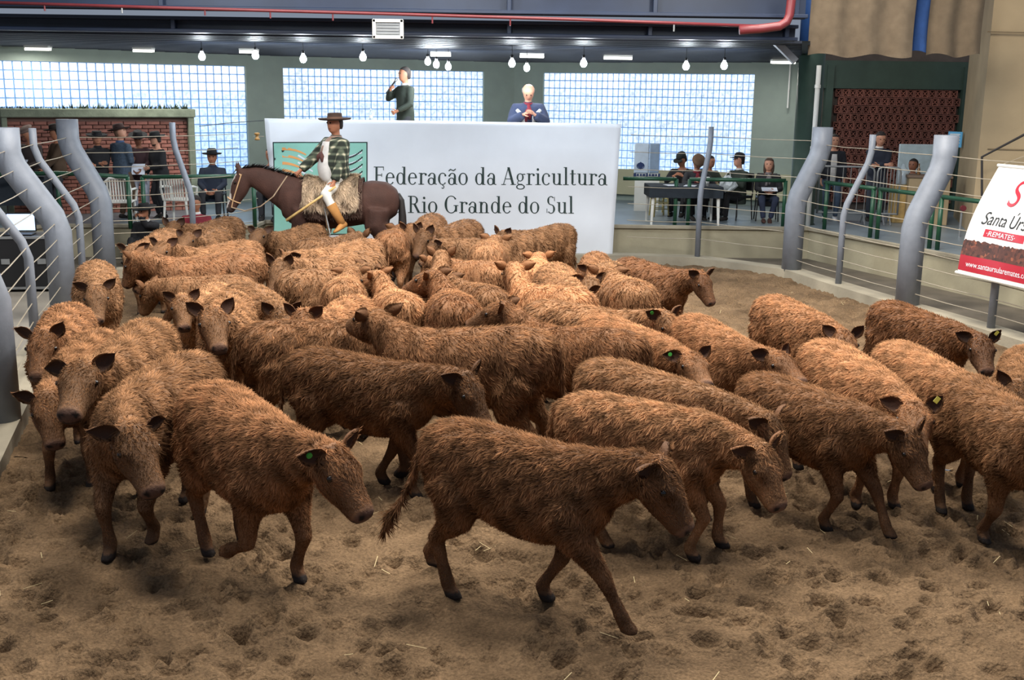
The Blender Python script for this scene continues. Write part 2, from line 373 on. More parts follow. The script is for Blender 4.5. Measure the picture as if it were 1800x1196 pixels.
# ------------------------------------------------------------------ ring fence: bent steel posts and cables
def fence(name, label, pts, kinds, shift, zs, lo=.12, hi=2.42):
    root = empty(name, (pts[0][0], pts[0][1], 0), 0, 1, label, 'fence'); ox, oy = pts[0]
    P = [np.array(p) for p in pts]
    nrm = []
    for i in range(len(P)):
        t = P[min(i + 1, len(P) - 1)] - P[max(i - 1, 0)]; t /= np.linalg.norm(t); nrm.append(np.array([-t[1], t[0]]))
    def at(i, z, s):
        o = 0 if z < 1.28 else (s * (z - 1.28) / .8 if z < 2.08 else s)
        return np.array([P[i][0] - ox + nrm[i][0] * o, P[i][1] - oy + nrm[i][1] * o, z])
    for i, k in enumerate(kinds):
        if k is None: continue
        r = .165 if k == 'T' else .05; s = shift
        zz = [.1, 1.19, 1.37, 1.99, 2.17, hi + (.06 if k == 'T' else 0)]
        V, F = tube([at(i, z, s) for z in zz], r, 20 if k == 'T' else 12)
        po = MB().add(V, F).build('post', GPOST, root, smooth=False)
        me = po.data; me.polygons.foreach_set('use_smooth', [len(p.vertices) == 4 for p in me.polygons])
    for z in zs:
        pl = []
        for i in range(len(P)):
            pl.append(at(i, z, shift))
            if i < len(P) - 1:
                q = (at(i, z, shift) + at(i + 1, z, shift)) / 2; q[2] -= .012; pl.append(q)
        MB().tube(pl, .0065, 6).build('wire', WIRE, root)
    return root
ZS = [.30, .50, .70, .90, 1.10, 1.30, 1.52, 1.74, 1.96, 2.20]
fence('cable_fence', 'grey cable fence with thick bent posts beside the black equipment case', FL_, ['T', 'T', 't', 'T', 't', 'T', 't', None], .52, ZS)
fence('cable_fence', 'thin wire fence in front of the seated judges table', FB_, [None, 't', None], .40, [.45, .75, 1.05, 1.35, 1.65, 1.95, 2.25])
fence('cable_fence', 'grey cable fence with thick bent posts carrying the hanging red and white banner', FR_, ['T', 't', 'T', 't', 't'], .40, ZS)
# ------------------------------------------------------------------ back walls and glass-block windows
def vwall(name, a, b, z0, z1, th, m, label, holes=()):
    """vertical wall from a to b (plan), with rectangular holes given as (u0,u1,z0,z1) along it"""
    a = np.array(a, float); b = np.array(b, float); L = np.linalg.norm(b - a); d = (b - a) / L; rz = math.atan2(d[1], d[0])
    mb = MB(); us = sorted({0, L} | {h[0] for h in holes} | {h[1] for h in holes}); zs = sorted({z0, z1} | {h[2] for h in holes} | {h[3] for h in holes})
    for u0, u1 in zip(us, us[1:]):
        for q0, q1 in zip(zs, zs[1:]):
            uc, zc = (u0 + u1) / 2, (q0 + q1) / 2
            if any(h[0] < uc < h[1] and h[2] < zc < h[3] for h in holes): continue
            c = a + d * uc; n = np.array([-d[1], d[0]])
            mb.box((c[0] + n[0] * th / 2, c[1] + n[1] * th / 2, zc), (u1 - u0, th, q1 - q0), rz=rz)
    o = mb.build(name, m); return struct(o, label), a, d, rz, L
def gem(name_):
    m = bpy.data.materials.new(name_); m.use_nodes = True; N = m.node_tree.nodes; L = m.node_tree.links; b = N['Principled BSDF']
    b.inputs['Roughness'].default_value = .12; b.inputs['Base Color'].default_value = (.35, .45, .55, 1)
    oi = N.new('ShaderNodeObjectInfo'); tc = N.new('ShaderNodeTexCoord'); ad = N.new('ShaderNodeVectorMath'); ad.operation = 'ADD'
    cm = N.new('ShaderNodeCombineXYZ'); L.new(oi.outputs['Random'], cm.inputs[0]); L.new(oi.outputs['Random'], cm.inputs[2])
    sc = N.new('ShaderNodeVectorMath'); sc.operation = 'SCALE'; sc.inputs['Scale'].default_value = 9; L.new(cm.outputs[0], sc.inputs[0])
    L.new(tc.outputs['Object'], ad.inputs[0]); L.new(sc.outputs[0], ad.inputs[1])
    nz = N.new('ShaderNodeTexNoise'); nz.inputs['Scale'].default_value = 16; nz.inputs['Detail'].default_value = 2; L.new(ad.outputs[0], nz.inputs['Vector'])
    mr = N.new('ShaderNodeMapRange'); mr.inputs['From Min'].default_value = .32; mr.inputs['From Max'].default_value = .62; mr.inputs['To Min'].default_value = .55; mr.inputs['To Max'].default_value = 1.12
    L.new(nz.outputs['Fac'], mr.inputs['Value'])
    mx = N.new('ShaderNodeMix'); mx.data_type = 'RGBA'; mx.blend_type = 'MULTIPLY'; mx.inputs[0].default_value = 1; L.new(oi.outputs['Color'], mx.inputs[6]); L.new(mr.outputs[0], mx.inputs[7])
    L.new(mx.outputs[2], b.inputs['Emission Color']); b.inputs['Emission Strength'].default_value = 1.0
    return m
GEM = gem('daylit_glass_block')
GMORT = mat('glowing_blue_grey_joint', srgb(104, 138, 176), .7, var=.06, emit=srgb(84, 124, 178), estr=.55)  # joints get a glow of their own, as daylight painted into them
WLEFT = (ony(-75, 200, 20.7)[:2], ony(466, 200, 24.0)[:2]); WMID = (WLEFT[1], ony(903, 200, 26.1)[:2]); WRIGHT = (WMID[1], ony(1440, 200, 23.8)[:2])
def hit(px, py, w):
    a = np.array(w[0]); b = np.array(w[1]); d = (b - a) / np.linalg.norm(b - a); n = np.array([-d[1], d[0], 0])
    p = onplane(px, py, (a[0], a[1], 0), n); return float((p[:2] - a) @ d), float(p[2])
WTOP = 3.95
def glass_wall(idx, wname, w, pxl, pyl, pxr, pyr, cols, rows, label, wlabel, skip=lambda px, py: False, drop=None):
    u0, zt0 = hit(pxl, pyl, w); u1, zt1 = hit(pxr, pyr, w); zt = (zt0 + zt1) / 2
    pu = (u1 - u0) / cols; pz = (zt - drop) / rows if drop else pu
    zb = zt - rows * pz
    _, a, d, rz, L = vwall('wall_' + wname, w[0], w[1], PZ, WTOP, .22, GREENW, wlabel, [(u0, u1, zb, zt)])
    root = empty('window_%d' % idx, (a[0], a[1], 0), rz, 1); struct(root, label)
    mo = MB().box(((u0 + u1) / 2, .11, (zt + zb) / 2), (u1 - u0, .05, zt - zb)).build('joint_grid', GMORT, root)
    blk = MB().box((0, 0, 0), (pu * .84, .03, pz * .88), bev=.008).mesh('glass_block'); blk.materials.append(GEM)
    cells = []
    from_cam = CAM
    for r in range(rows):
        for c in range(cols):
            u = u0 + (c + .5) * pu; z = zt - (r + .5) * pz
            X = np.array([a[0] + d[0] * u, a[1] + d[1] * u, z]) - CAM; zz = X @ FW
            px, py = CX + FPX * (X @ RT) / zz, CY - FPX * (X @ UP) / zz
            cells.append((skip(px, py) or px < -8, r, c, u, z))
    cells.sort(key=lambda q: (q[0], q[1], q[2])); rest = MB()
    for k, (hid, r, c, u, z) in enumerate(cells):
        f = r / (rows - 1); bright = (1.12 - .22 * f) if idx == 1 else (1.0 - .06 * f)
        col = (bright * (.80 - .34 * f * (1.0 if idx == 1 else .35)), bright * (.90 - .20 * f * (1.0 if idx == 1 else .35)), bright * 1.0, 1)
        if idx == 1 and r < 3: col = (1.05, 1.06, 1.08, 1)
        if k < 300 and not hid:
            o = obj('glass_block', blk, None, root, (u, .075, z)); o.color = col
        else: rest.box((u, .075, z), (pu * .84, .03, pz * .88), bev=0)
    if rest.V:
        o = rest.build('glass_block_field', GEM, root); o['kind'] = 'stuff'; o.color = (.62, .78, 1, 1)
    return a, d, rz, L
glass_wall(1, 'left', WLEFT, -12, 106.5, 432, 116, 29, 13, 'glass block window above the brick booth, brightest at its top rows', 'grey green wall around the glass blocks over the brick booth',
           skip=lambda px, py: (px < 340 and py > 190) or py > 330, drop=1.22)
glass_wall(2, 'back', WMID, 497, 118, 851, 127, 33, 13, 'glass block window behind the announcer', 'grey green wall behind the announcer', skip=lambda px, py: py > 216, drop=1.22)
glass_wall(3, 'right', WRIGHT, 955, 128.5, 1327, 130, 38, 13, 'glass block window behind the judges table', 'grey green wall behind the judges table', skip=lambda px, py: (px < 1090 and py > 222), drop=1.22)
# low cream band under the right-hand window
a_, b_ = np.array(WRIGHT[0]), np.array(WRIGHT[1]); dd = (b_ - a_) / np.linalg.norm(b_ - a_); nn = np.array([-dd[1], dd[0]])
cb = MB(); c_ = (a_ + b_) / 2 - nn * .06; cb.box((c_[0], c_[1], PZ + .42), (np.linalg.norm(b_ - a_) - .3, .1, .56), rz=math.atan2(dd[1], dd[0])); cb.build('trim_3', CREAM2); struct(bpy.data.objects['trim_3'], 'cream painted ledge below the glass blocks')
# ------------------------------------------------------------------ ceiling over the platform and navy girders
def wall_xy(px, Y): return ony(px, 200, Y)
CZ = 3.62
cl = MB(); cl.add([(-13, 16.62, CZ + .155), (4.35, 16.97, CZ + .155), (6.3, 24.5, CZ + .06), (6.3, 30, CZ), (-17, 30, CZ), (-17, 16.62, CZ + .155)], [(0, 1, 2, 3, 4, 5)])
cl.build('ceiling', NAVYD); struct(bpy.data.objects['ceiling'], 'dark corrugated sheet ceiling above the platform')
rb = MB()
for k in range(40):
    y = 16.6 + k * .24; z = CZ + .16 - (y - 16) / 14 * .16
    x1_ = 4.2 + (y - 16.6) * .25; rb.box(((x1_ - 12) / 2, y + .3, z - .02), (x1_ + 12, .09, .035))
o = rb.build('trim_4', NAVYD); struct(o, 'ribs of the corrugated ceiling sheets')
def girder(y0, z0, hgt, label, rz=.02, web=NAVY):
    root = empty('steel_girder', (0, y0, z0), rz, 1, label, 'girder')
    MB().box((-3.75, 0, .03), (15.5, .34, .05), bev=.008).build('bottom_flange', NAVY, root)
    MB().box((-3.75, 0, hgt), (15.5, .34, .05), bev=.008).build('top_flange', NAVY, root)
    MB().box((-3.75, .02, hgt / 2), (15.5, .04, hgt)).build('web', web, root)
    for x in (-9.2, -4.83, -.1, 1.9, 3.85):
        MB().box((x, -.06, hgt / 2 + .02), (.06, .16, hgt - .06), bev=.006).build('stiffener', NAVY, root)
    return root
girder(16.4, 3.74, .20, 'lower navy girder with dark web under the roof edge', .02, NAVYD)
girder(15.9, 4.02, .62, 'upper navy girder along the roof edge behind the red pipe', .02)
for k, (x0, x1) in enumerate([(-11, -4.9), (-4.7, .2), (.4, 3.9)]):
    o = MB().box(((x0 + x1) / 2, 15.62, 4.78), (x1 - x0, .06, .34), bev=.01).build('roof_panel', mat('glossy_navy_sheet', srgb(20, 30, 48), .25, var=.2, vscale=1.2), None)
    tag(o, ['navy sheet panel above the girder end over the brick booth', 'navy sheet panel above the girder over the rider', 'navy sheet panel above the girder beside the red pipe bend'][k], 'panel')
# red fire pipe
def pp(px, py, Y): return tuple(ony(px, py, Y))
root = empty('fire_pipe', pp(700, 30, 15.5), 0, 1, 'thin red sprinkler pipe running along the navy girder', 'pipe'); b0 = np.array(root.location)
pts = [np.array(pp(x, y, 15.5)) - b0 for x, y in ((-60, 3), (300, 14), (700, 25), (1000, 34), (1330, 46))]
MB().tube(pts, .022, 10).build('pipe_run', REDP, root, smooth=True)
for x, y in ((78, 7), (214, 11), (360, 15), (475, 20), (585, 24), (760, 29), (897, 33), (1185, 43)):
    p = np.array(pp(x, y, 15.5)) - b0
    MB().tube([p + [0, 0, .0], p + [0, 0, -.09]], .012, 6).build('sprinkler_head', STEEL if x in (214, 1185) else REDP, root)
root = empty('riser_pipe', pp(1385, 30, 14.9), 0, 1, 'thick red pipe bending upwards next to the green column', 'pipe'); b0 = np.array(root.location)
pts = [np.array(pp(x, y, 14.9)) - b0 for x, y in ((1300, 53), (1340, 50), (1370, 46), (1383, 38), (1388, 26), (1391, 0), (1394, -40))]
MB().tube(pts, .058, 14).build('pipe_bend', REDP, root, smooth=True)
# ------------------------------------------------------------------ vent box, lamps
p = pp(682, 51, 15.55)
root = empty('vent_box', p, 0, 1, 'white framed vent on the navy girder above the announcer', 'vent')
MB().box((0, .03, 0), (.34, .05, .19)).build('grille_plate', STEEL, root)
fr = root; bw = .415; bh = .255
for cx_, cz_, w_, h_ in ((0, bh / 2 - .02, bw, .045), (0, -bh / 2 + .02, bw, .045), (-bw / 2 + .02, 0, .045, bh), (bw / 2 - .02, 0, .045, bh)):
    MB().box((cx_, 0, cz_), (w_, .05, h_), bev=.006).build('frame_bar', WHITE, root)
for k in range(4): MB().box((0, .0, -.06 + k * .04), (.3, .02, .014)).build('slat', STEEL, root)
LAMP = mat('lit_lamp_glass', (1, 1, 1, 1), .3, emit=(.86, .95, 1, 1), estr=14)
TUBEL = mat('lit_tube', (1, 1, 1, 1), .3, emit=(1, .98, .86, 1), estr=5)
bulb_me = MB().lathe([(.004, -.075), (.03, -.07), (.052, -.04), (.056, -.01), (.045, .025), (.026, .05), (.022, .07)], 16).mesh('bulb', True)
cap_me = MB().lathe([(.024, .07), (.026, .115), (.018, .12)], 12).mesh('socket', True)
BUL = [(355, 98, 'over the gap between booth and rider'), (449, 96, 'at the glass edge over the rider'), (533, 102, 'next to the pillar left of the rider'), (638, 99, 'above the rider hat'), (752, 107, 'first of three beside the announcer'),
       (767, 112, 'middle of three beside the announcer'), (788, 116, 'last of three beside the announcer'), (900, 110, 'over the wall corner'), (926, 118, 'above the bald seated man'), (1026, 110, 'past the bald seated man'), (1206, 115, 'over the judges table'), (1273, 114, 'over the seated woman')]
for px, py, wh in BUL:
    Yb = 18.6 if px not in (752, 767, 788, 926) else 20.2
    b = np.array(pp(px, py, Yb))
    zc = CZ + .16 - (Yb - 16) / 14 * .16
    root = empty('bulb_lamp', tuple(b), 0, 1, 'lit white bulb hung from dark ceiling ' + wh, 'lamp', 'bulb lamps under the platform ceiling')
    obj('bulb', bulb_me, LAMP, root); obj('socket', cap_me, BLKP, root)
    MB().tube([(0, 0, .11), (0, 0, max(.14, zc - b[2]))], .006, 6).build('cable', BLKP, root)
    l = bpy.data.lights.new('bulb_light', 'POINT'); l.energy = 42; l.color = (.85, .93, 1); l.shadow_soft_size = .07
    lo = bpy.data.objects.new('bulb_light', l); COL.objects.link(lo); lo.location = (b[0], b[1], b[2] - .14)
def tube_lamp(px0, py0, px1, py1, Y, lab):
    zc_ = CZ + .10
    for _ in range(6): c = onz((px0 + px1) / 2, (py0 + py1) / 2, zc_ - .055); zc_ = CZ + .16 - (c[1] - 16) / 14 * .16 - .035
    a = np.array(pp(px0, (py0 + py1) / 2, c[1])); b = np.array(pp(px1, (py0 + py1) / 2, c[1])); a[2] = b[2] = c[2]; c = (a + b) / 2
    root = empty('tube_lamp', tuple(c), 0, 1, lab, 'lamp', 'fluorescent lamps under the ceiling')
    MB().tube([a - c, b - c], .024, 10).build('tube', TUBEL, root, smooth=True)
    MB().tube([a - c + [0, .09, .005], b - c + [0, .09, .005]], .024, 10).build('tube', TUBEL, root, smooth=True)
    MB().box((0, .05, .042), (np.linalg.norm(b - a) * 1.02, .2, .04), bev=.006).build('housing', WHITE, root)
    l = bpy.data.lights.new('tube_light', 'AREA'); l.shape = 'RECTANGLE'; l.size = float(np.linalg.norm(b - a)); l.size_y = .12; l.energy = 26; l.color = (1, .97, .9)
    lo = bpy.data.objects.new('tube_light', l); COL.objects.link(lo); lo.location = (c[0], c[1] + .04, c[2] - .05)
tube_lamp(44, 85, 86, 88, 17.4, 'fluorescent lamp over the brick booth end'); tube_lamp(234, 88, 268, 91, 17.4, 'fluorescent lamp over the brick booth hats'); tube_lamp(421, 90, 452, 93, 17.4, 'fluorescent lamp beside the rider bulb')
tube_lamp(757, 98, 792, 96, 17.4, 'fluorescent lamp above three bulbs'); tube_lamp(914, 101, 956, 98, 17.4, 'fluorescent lamp above the bald seated man'); tube_lamp(1062, 104, 1111, 101, 17.4, 'fluorescent lamp above the end of the banner')
tube_lamp(1357, 112, 1398, 108, 17.6, 'fluorescent lamp fixed beside the green column')
# ------------------------------------------------------------------ brick booth under the glass blocks
BA = ony(-30, 250, 20.2); BB = ony(343, 250, 22.0)
bd = (BB - BA)[:2]; BL = np.linalg.norm(bd); bd /= BL; brz = math.atan2(bd[1], bd[0])
zt = float(onplane(170, 192, (BA[0], BA[1], 0), (-bd[1], bd[0], 0))[2])
booth = empty('wall_booth', (BA[0], BA[1], PZ), brz, 1); struct(booth, 'red brick booth with a mossy concrete frame')
H_ = zt - PZ
u34 = [float((onplane(px, 260, (BA[0], BA[1], 0), (-bd[1], bd[0], 0))[:2] - BA[:2]) @ bd) for px in (6, 16, 332, 343)]
MOSSY = mat('mossy_render', srgb(134, 142, 122), .9, var=.22, vscale=5, bump=.3)
MB().box(((u34[0] + u34[3]) / 2, .25, H_ / 2), (u34[3] - u34[0], .3, H_ - .02)).build('masonry_core', MORT, booth)
MB().box(((u34[0] + u34[3]) / 2, .16, H_ - .07), (u34[3] - u34[0] + .04, .5, .16), bev=.015).build('lintel', MOSSY, booth)
for ua, ub in ((u34[0], u34[1]), (u34[2], u34[3])): MB().box(((ua + ub) / 2, .1, (H_ - .15) / 2), (ub - ua, .3, H_ - .15), bev=.01).build('jamb', MOSSY, booth)
bw, bh = .225, .072; bme = MB().box((0, 0, 0), (bw - .013, .06, bh - .013), bev=.005).mesh('brick'); bme.materials.append(BRICK)
nrow = int((H_ - .16) / bh); n = 0; rest = MB()
lo_row = nrow - 20
for r in range(nrow - 1, -1, -1):
    z = (r + .5) * bh; u = u34[1] + (.5 if r % 2 else 0.02) * bw - bw * .5
    while u < u34[2]:
        u0, u1 = max(u, u34[1]), min(u + bw, u34[2])
        if u1 - u0 > .05:
            kk = R.uniform(.86, 1.08); c = srgb(*[int(v * kk) for v in (164, 108, 94)])
            if n < 300:
                o = obj('brick', bme, None, booth, ((u0 + u1) / 2, .085 + R.uniform(-.004, .004), z)); o.scale = ((u1 - u0) / bw, 1, 1); o.color = c; n += 1
            else: rest.box(((u0 + u1) / 2, .085, z), (u1 - u0 - .013, .06, bh - .013))
        u += bw
if rest.V: o = rest.build('brick_field', BRICK, booth); o['kind'] = 'stuff'; o.color = srgb(170, 112, 96)
gm = MB()
for k in range(260):
    u = R.uniform(u34[0], u34[3]); q = R.uniform(.03, .09) * (1.4 if u > 1.3 else .7)
    gm.add([(u - .01, -.05 + R.uniform(0, .3), H_), (u + .01, -.05 + R.uniform(0, .3), H_), (u + R.uniform(-.05, .05), -.05 + R.uniform(-.1, .2), H_ + q)], [(0, 1, 2)])
o = gm.build('weed_tufts', mat('dry_weeds', srgb(66, 84, 62), .9), booth); o['kind'] = 'stuff'
# ------------------------------------------------------------------ right-hand side: column, block wall, beige wall
cp = ony(1414, 300, 20.95); croot = empty('round_column', (cp[0], cp[1], PZ), 0, 1, 'thick round column, dark green below and blue above', 'column')
zsplit = float(ony(1414, 82, 20.95)[2]) - PZ
MB().lathe([(.26, 0), (.235, .02), (.235, zsplit)], 28).build('shaft', COLG, croot, smooth=True)
MB().lathe([(.25, zsplit), (.25, 4.6)], 28).build('upper_shaft', mat('mid_blue_paint', srgb(40, 74, 128), .45), croot, smooth=True)
dp = ony(1436, 170, 20.6); o = empty('drain_pipe', (dp[0], dp[1], PZ), 0, 1, 'slim white drain pipe beside the green column', 'pipe')
MB().tube([(0, 0, .0), (0, 0, 2.9)], .045, 12).build('pipe', WHITE, o, smooth=True)
for z in (2.5, 1.4): MB().lathe([(.055, 0), (.055, .06)], 14, (0, 0, z)).build('coupling', WHITE, o)
cd = ony(1387, 150, 23.85); o = empty('conduit', (cd[0], cd[1], 0), 0, 1, 'thin white conduit on the grey green wall by the column', 'pipe')
MB().tube([(0, 0, float(ony(1387, 190, 23.85)[2])), (0, 0, CZ)], .018, 8).build('tube', WHITE, o)
br0, br1 = ony(1356, 66, 17.5), ony(1398, 108, 17.5); c = (br0 + br1) / 2
o = strut(br0 - c, br1 - c, .13, .1).build('knee_brace', STEEL, None, tuple(c)); tag(o, 'grey diagonal brace above the lamp beside the column', 'brace')
# hollow terracotta block wall
HY = 23.6; h0 = ony(1446, 250, HY); h1 = ony(1692, 250, HY)
o = MB().box(((h0[0] + h1[0]) / 2, HY + .2, 2.4), (h1[0] - h0[0] + .6, .12, 3.6)).build('wall_side', mat('dark_joint', srgb(78, 70, 66), .9)); struct(o, 'wall of pierced terracotta blocks behind the standing men')
hw = o
cw, ch = .150, .168
blk = MB()
for (x, z, w_, h_) in ((0, ch / 2 - .014, cw - .012, .018), (0, -ch / 2 + .014, cw - .012, .018), (-cw / 2 + .014, 0, .018, ch - .03), (cw / 2 - .014, 0, .018, ch - .03)): blk.box((x, 0, z), (w_, .09, h_))
for s_ in (1, -1):
    M = Matrix.Rotation(s_ * math.atan2(ch, cw), 3, 'Y'); blk.box((0, .01, 0), (.19, .06, .016), M=M)
blk.box((0, .05, 0), (cw - .02, .01, ch - .03))
bm_ = blk.mesh('terracotta_block'); bm_.materials.append(TERRA)
nx = int((h1[0] - h0[0] - .25) / cw); zr = 3.05
for r in range(14):
    for k in range(nx):
        o = obj('terracotta_block', bm_, None, hw, (h0[0] + .2 + (k + .5) * cw + (cw / 2 if r % 2 else 0), HY + .09, zr - r * ch)); kk = R.uniform(.88, 1.08); o.color = srgb(*[int(v * kk) for v in (118, 74, 64)])
MB().box(((h0[0] + h1[0]) / 2, HY + .1, 3.42), (h1[0] - h0[0] + .6, .2, .56)).build('lintel', COLG, hw)  # dark strip added for the shadow above the blocks
for px in (1452, 1690):
    q = ony(px, 250, HY - .05); MB().box((q[0], HY + .06, 2.1), (.14, .22, 3.0)).build('jamb', COLG, hw)
# beige walls
w1, w2, w3 = ony(1694, 200, 22.6), ony(1727, 200, 19.6), ony(2100, 200, 18.6)
vwall('wall_beige_return', w1[:2], w2[:2], PZ, 5.2, .3, CREAM, 'beige return wall with a blue notice')
vwall('wall_beige', w2[:2], w3[:2], PZ, 5.2, .3, CREAM, 'beige wall with a stair handrail')
for py in (56, 262):
    a = ony(1735, py, 19.57); b = ony(2090, py + 8, 18.6)
    o = strut(a + [0, -.02, 0], b + [0, -.02, 0], .02, .02).build('trim_joint', mat('joint_line', srgb(120, 104, 80), .9)); struct(o, 'shallow joint across the beige wall')
nt_ = w1 + (w2 - w1) * .12
a = ony(1686, 245, 22.25); o = empty('notice', tuple(a + [-.12, -.1, 0]), -.9, 1, 'blue printed notice on the beige return wall', 'notice')
MB().box((0, 0, 0), (.02, .30, .30), rz=PI / 2).build('sheet', mat('blue_notice_paper', srgb(86, 160, 205), .6, var=.04), o)
for k in range(4): MB().box((0, -.012, .10 - k * .055), (.22, .006, .016)).build('text_bar', WHITE, o)
hr = [ony(px, py, Y) for px, py, Y in ((1726, 415, 19.1), (1726, 276, 19.1), (1800, 237, 18.6), (1880, 195, 18.2))]
o = empty('handrail', tuple(hr[0]), 0, 1, 'dark stair handrail climbing the beige wall', 'handrail')
MB().tube([h - hr[0] for h in hr], .022, 8).build('rail', mat('dark_iron', srgb(52, 48, 46), .5), o)
# burlap curtains
def curtain(px0, px1, pyb, Y, name, lab, c, sag=0.03, nw=9):
    a = ony(px0, pyb, Y); b = ony(px1, pyb, Y); W = b[0] - a[0]; m = MB(); nx_, nz_ = 60, 14; V = []; F = []
    for side in (0, 1):
        for j in range(nz_ + 1):
            for i in range(nx_ + 1):
                u = i / nx_; v = j / nz_
                V.append((a[0] + u * W, Y + .05 * math.sin(u * nw * 2 * PI + .6 * math.sin(5 * v)) * (1 - .4 * v) + side * .012, a[2] + v * 1.35 + (1 - v) * sag * math.sin(u * nw * PI * 1.3)))
    for side in (0, 1):
        o_ = side * (nx_ + 1) * (nz_ + 1)
        for j in range(nz_):
            for i in range(nx_):
                f = (o_ + j * (nx_ + 1) + i, o_ + j * (nx_ + 1) + i + 1, o_ + (j + 1) * (nx_ + 1) + i + 1, o_ + (j + 1) * (nx_ + 1) + i); F.append(f if side == 0 else f[::-1])
    o = MB().add(V, F).build(name, mat(lab[:20], c, .95, var=.14, vscale=7, bump=.5, bscale=160), None, smooth=True); tag(o, lab, 'curtain'); return o
curtain(1420, 1603, 97, 18.0, 'burlap_curtain', 'wide brown burlap curtain hanging beside the column', srgb(112, 98, 80), nw=3)
curtain(1628, 1722, 97, 18.0, 'burlap_curtain', 'narrow brown burlap curtain against the beige wall', srgb(104, 90, 72), nw=2)
curtain(1597, 1632, 92, 18.2, 'cloth_strip', 'blue cloth strip between two burlap curtains', srgb(34, 66, 118), nw=1)
# ------------------------------------------------------------------ green pipe rails along the platform
def rail(lab, top, posts, z=None, mid=True):
    """top: polyline of plan points at height; posts: plan points"""
    root = empty('pipe_rail', (posts[0][0], posts[0][1], PZ), 0, 1, lab, 'railing', 'green pipe railings on the platform'); b = np.array([posts[0][0], posts[0][1], PZ])
    MB().tube([np.array([p[0], p[1], z]) - b for p in top], .036, 10).build('top_rail', RAILG, root, smooth=True)
    for p in posts: MB().tube([np.array([p[0], p[1], PZ]) - b, np.array([p[0], p[1], z]) - b], .036, 10).build('post', RAILG, root, smooth=True)
def rp(px, py, z): p = onz(px, py, z); return (p[0], p[1])
zr_ = PZ + .88
rail('green pipe rail in front of the bearded coat group and white chair', [(-9.0, 18.9), (-8.0, 19.55), rp(224, 311, zr_)], [(-8.0, 19.55), rp(224, 311, zr_)], zr_)
rail('green pipe rail in front of the lone hatted man', [rp(250, 311, zr_), rp(445, 310, zr_)], [rp(250, 311, zr_), rp(445, 310, zr_)], zr_)
zq = PZ + .84
rail('green pipe rail beside the banner edge', [(2.0, 20.5), (2.98, 20.5)], [(2.98, 20.5)], zq)
rail('green pipe rail in front of the judges table', [(3.22, 20.5), (4.98, 20.5)], [(3.22, 20.5), (4.98, 20.5)], zq)
e1 = np.array([5.62, 20.2]); e2 = np.array([6.98, 16.95]); ed = (e2 - e1)
rail('green pipe rail beside the young men standing', [e1, e1 + ed * .38], [e1 + ed * .02, e1 + ed * .37], zq)
rail('green pipe rail between two thick bent posts', [e1 + ed * .41, e1 + ed * .78], [e1 + ed * .42, e1 + ed * .77], zq)
rail('green pipe rail behind the hanging red and white banner', [e1 + ed * .81, e1 + ed * 1.3], [e1 + ed * .82, e1 + ed * 1.29], zq)
# ------------------------------------------------------------------ calves
def bend_xy(V, b):
    if abs(b) < 1e-4: return V
    X = V[:, 0]; k = b / .8
    xs = np.linspace(-1.2, 1.6, 400); ph = b * np.clip((xs + .4) / .8, 0, 1) - b * .5
    cx = np.concatenate([[0], np.cumsum((np.cos(ph[1:]) + np.cos(ph[:-1])) / 2 * np.diff(xs))])
    cy = np.concatenate([[0], np.cumsum((np.sin(ph[1:]) + np.sin(ph[:-1])) / 2 * np.diff(xs))])
    cx -= np.interp(0, xs, cx); cy -= np.interp(0, xs, cy)
    f = b * np.clip((X + .4) / .8, 0, 1) - b * .5
    o = V.copy(); o[:, 0] = np.interp(X, xs, cx) - V[:, 1] * np.sin(f); o[:, 1] = np.interp(X, xs, cy) + V[:, 1] * np.cos(f)
    return o
def frame(yaw, pitch):
    d = np.array([math.cos(pitch) * math.cos(yaw), math.cos(pitch) * math.sin(yaw), math.sin(pitch)])
    u = np.array([-math.sin(pitch) * math.cos(yaw), -math.sin(pitch) * math.sin(yaw), math.cos(pitch)])
    return d, np.cross(u, d), u      # forward, left, up
AX, AY, AZ = np.array([1., 0, 0]), np.array([0, 1., 0]), np.array([0, 0, 1.])
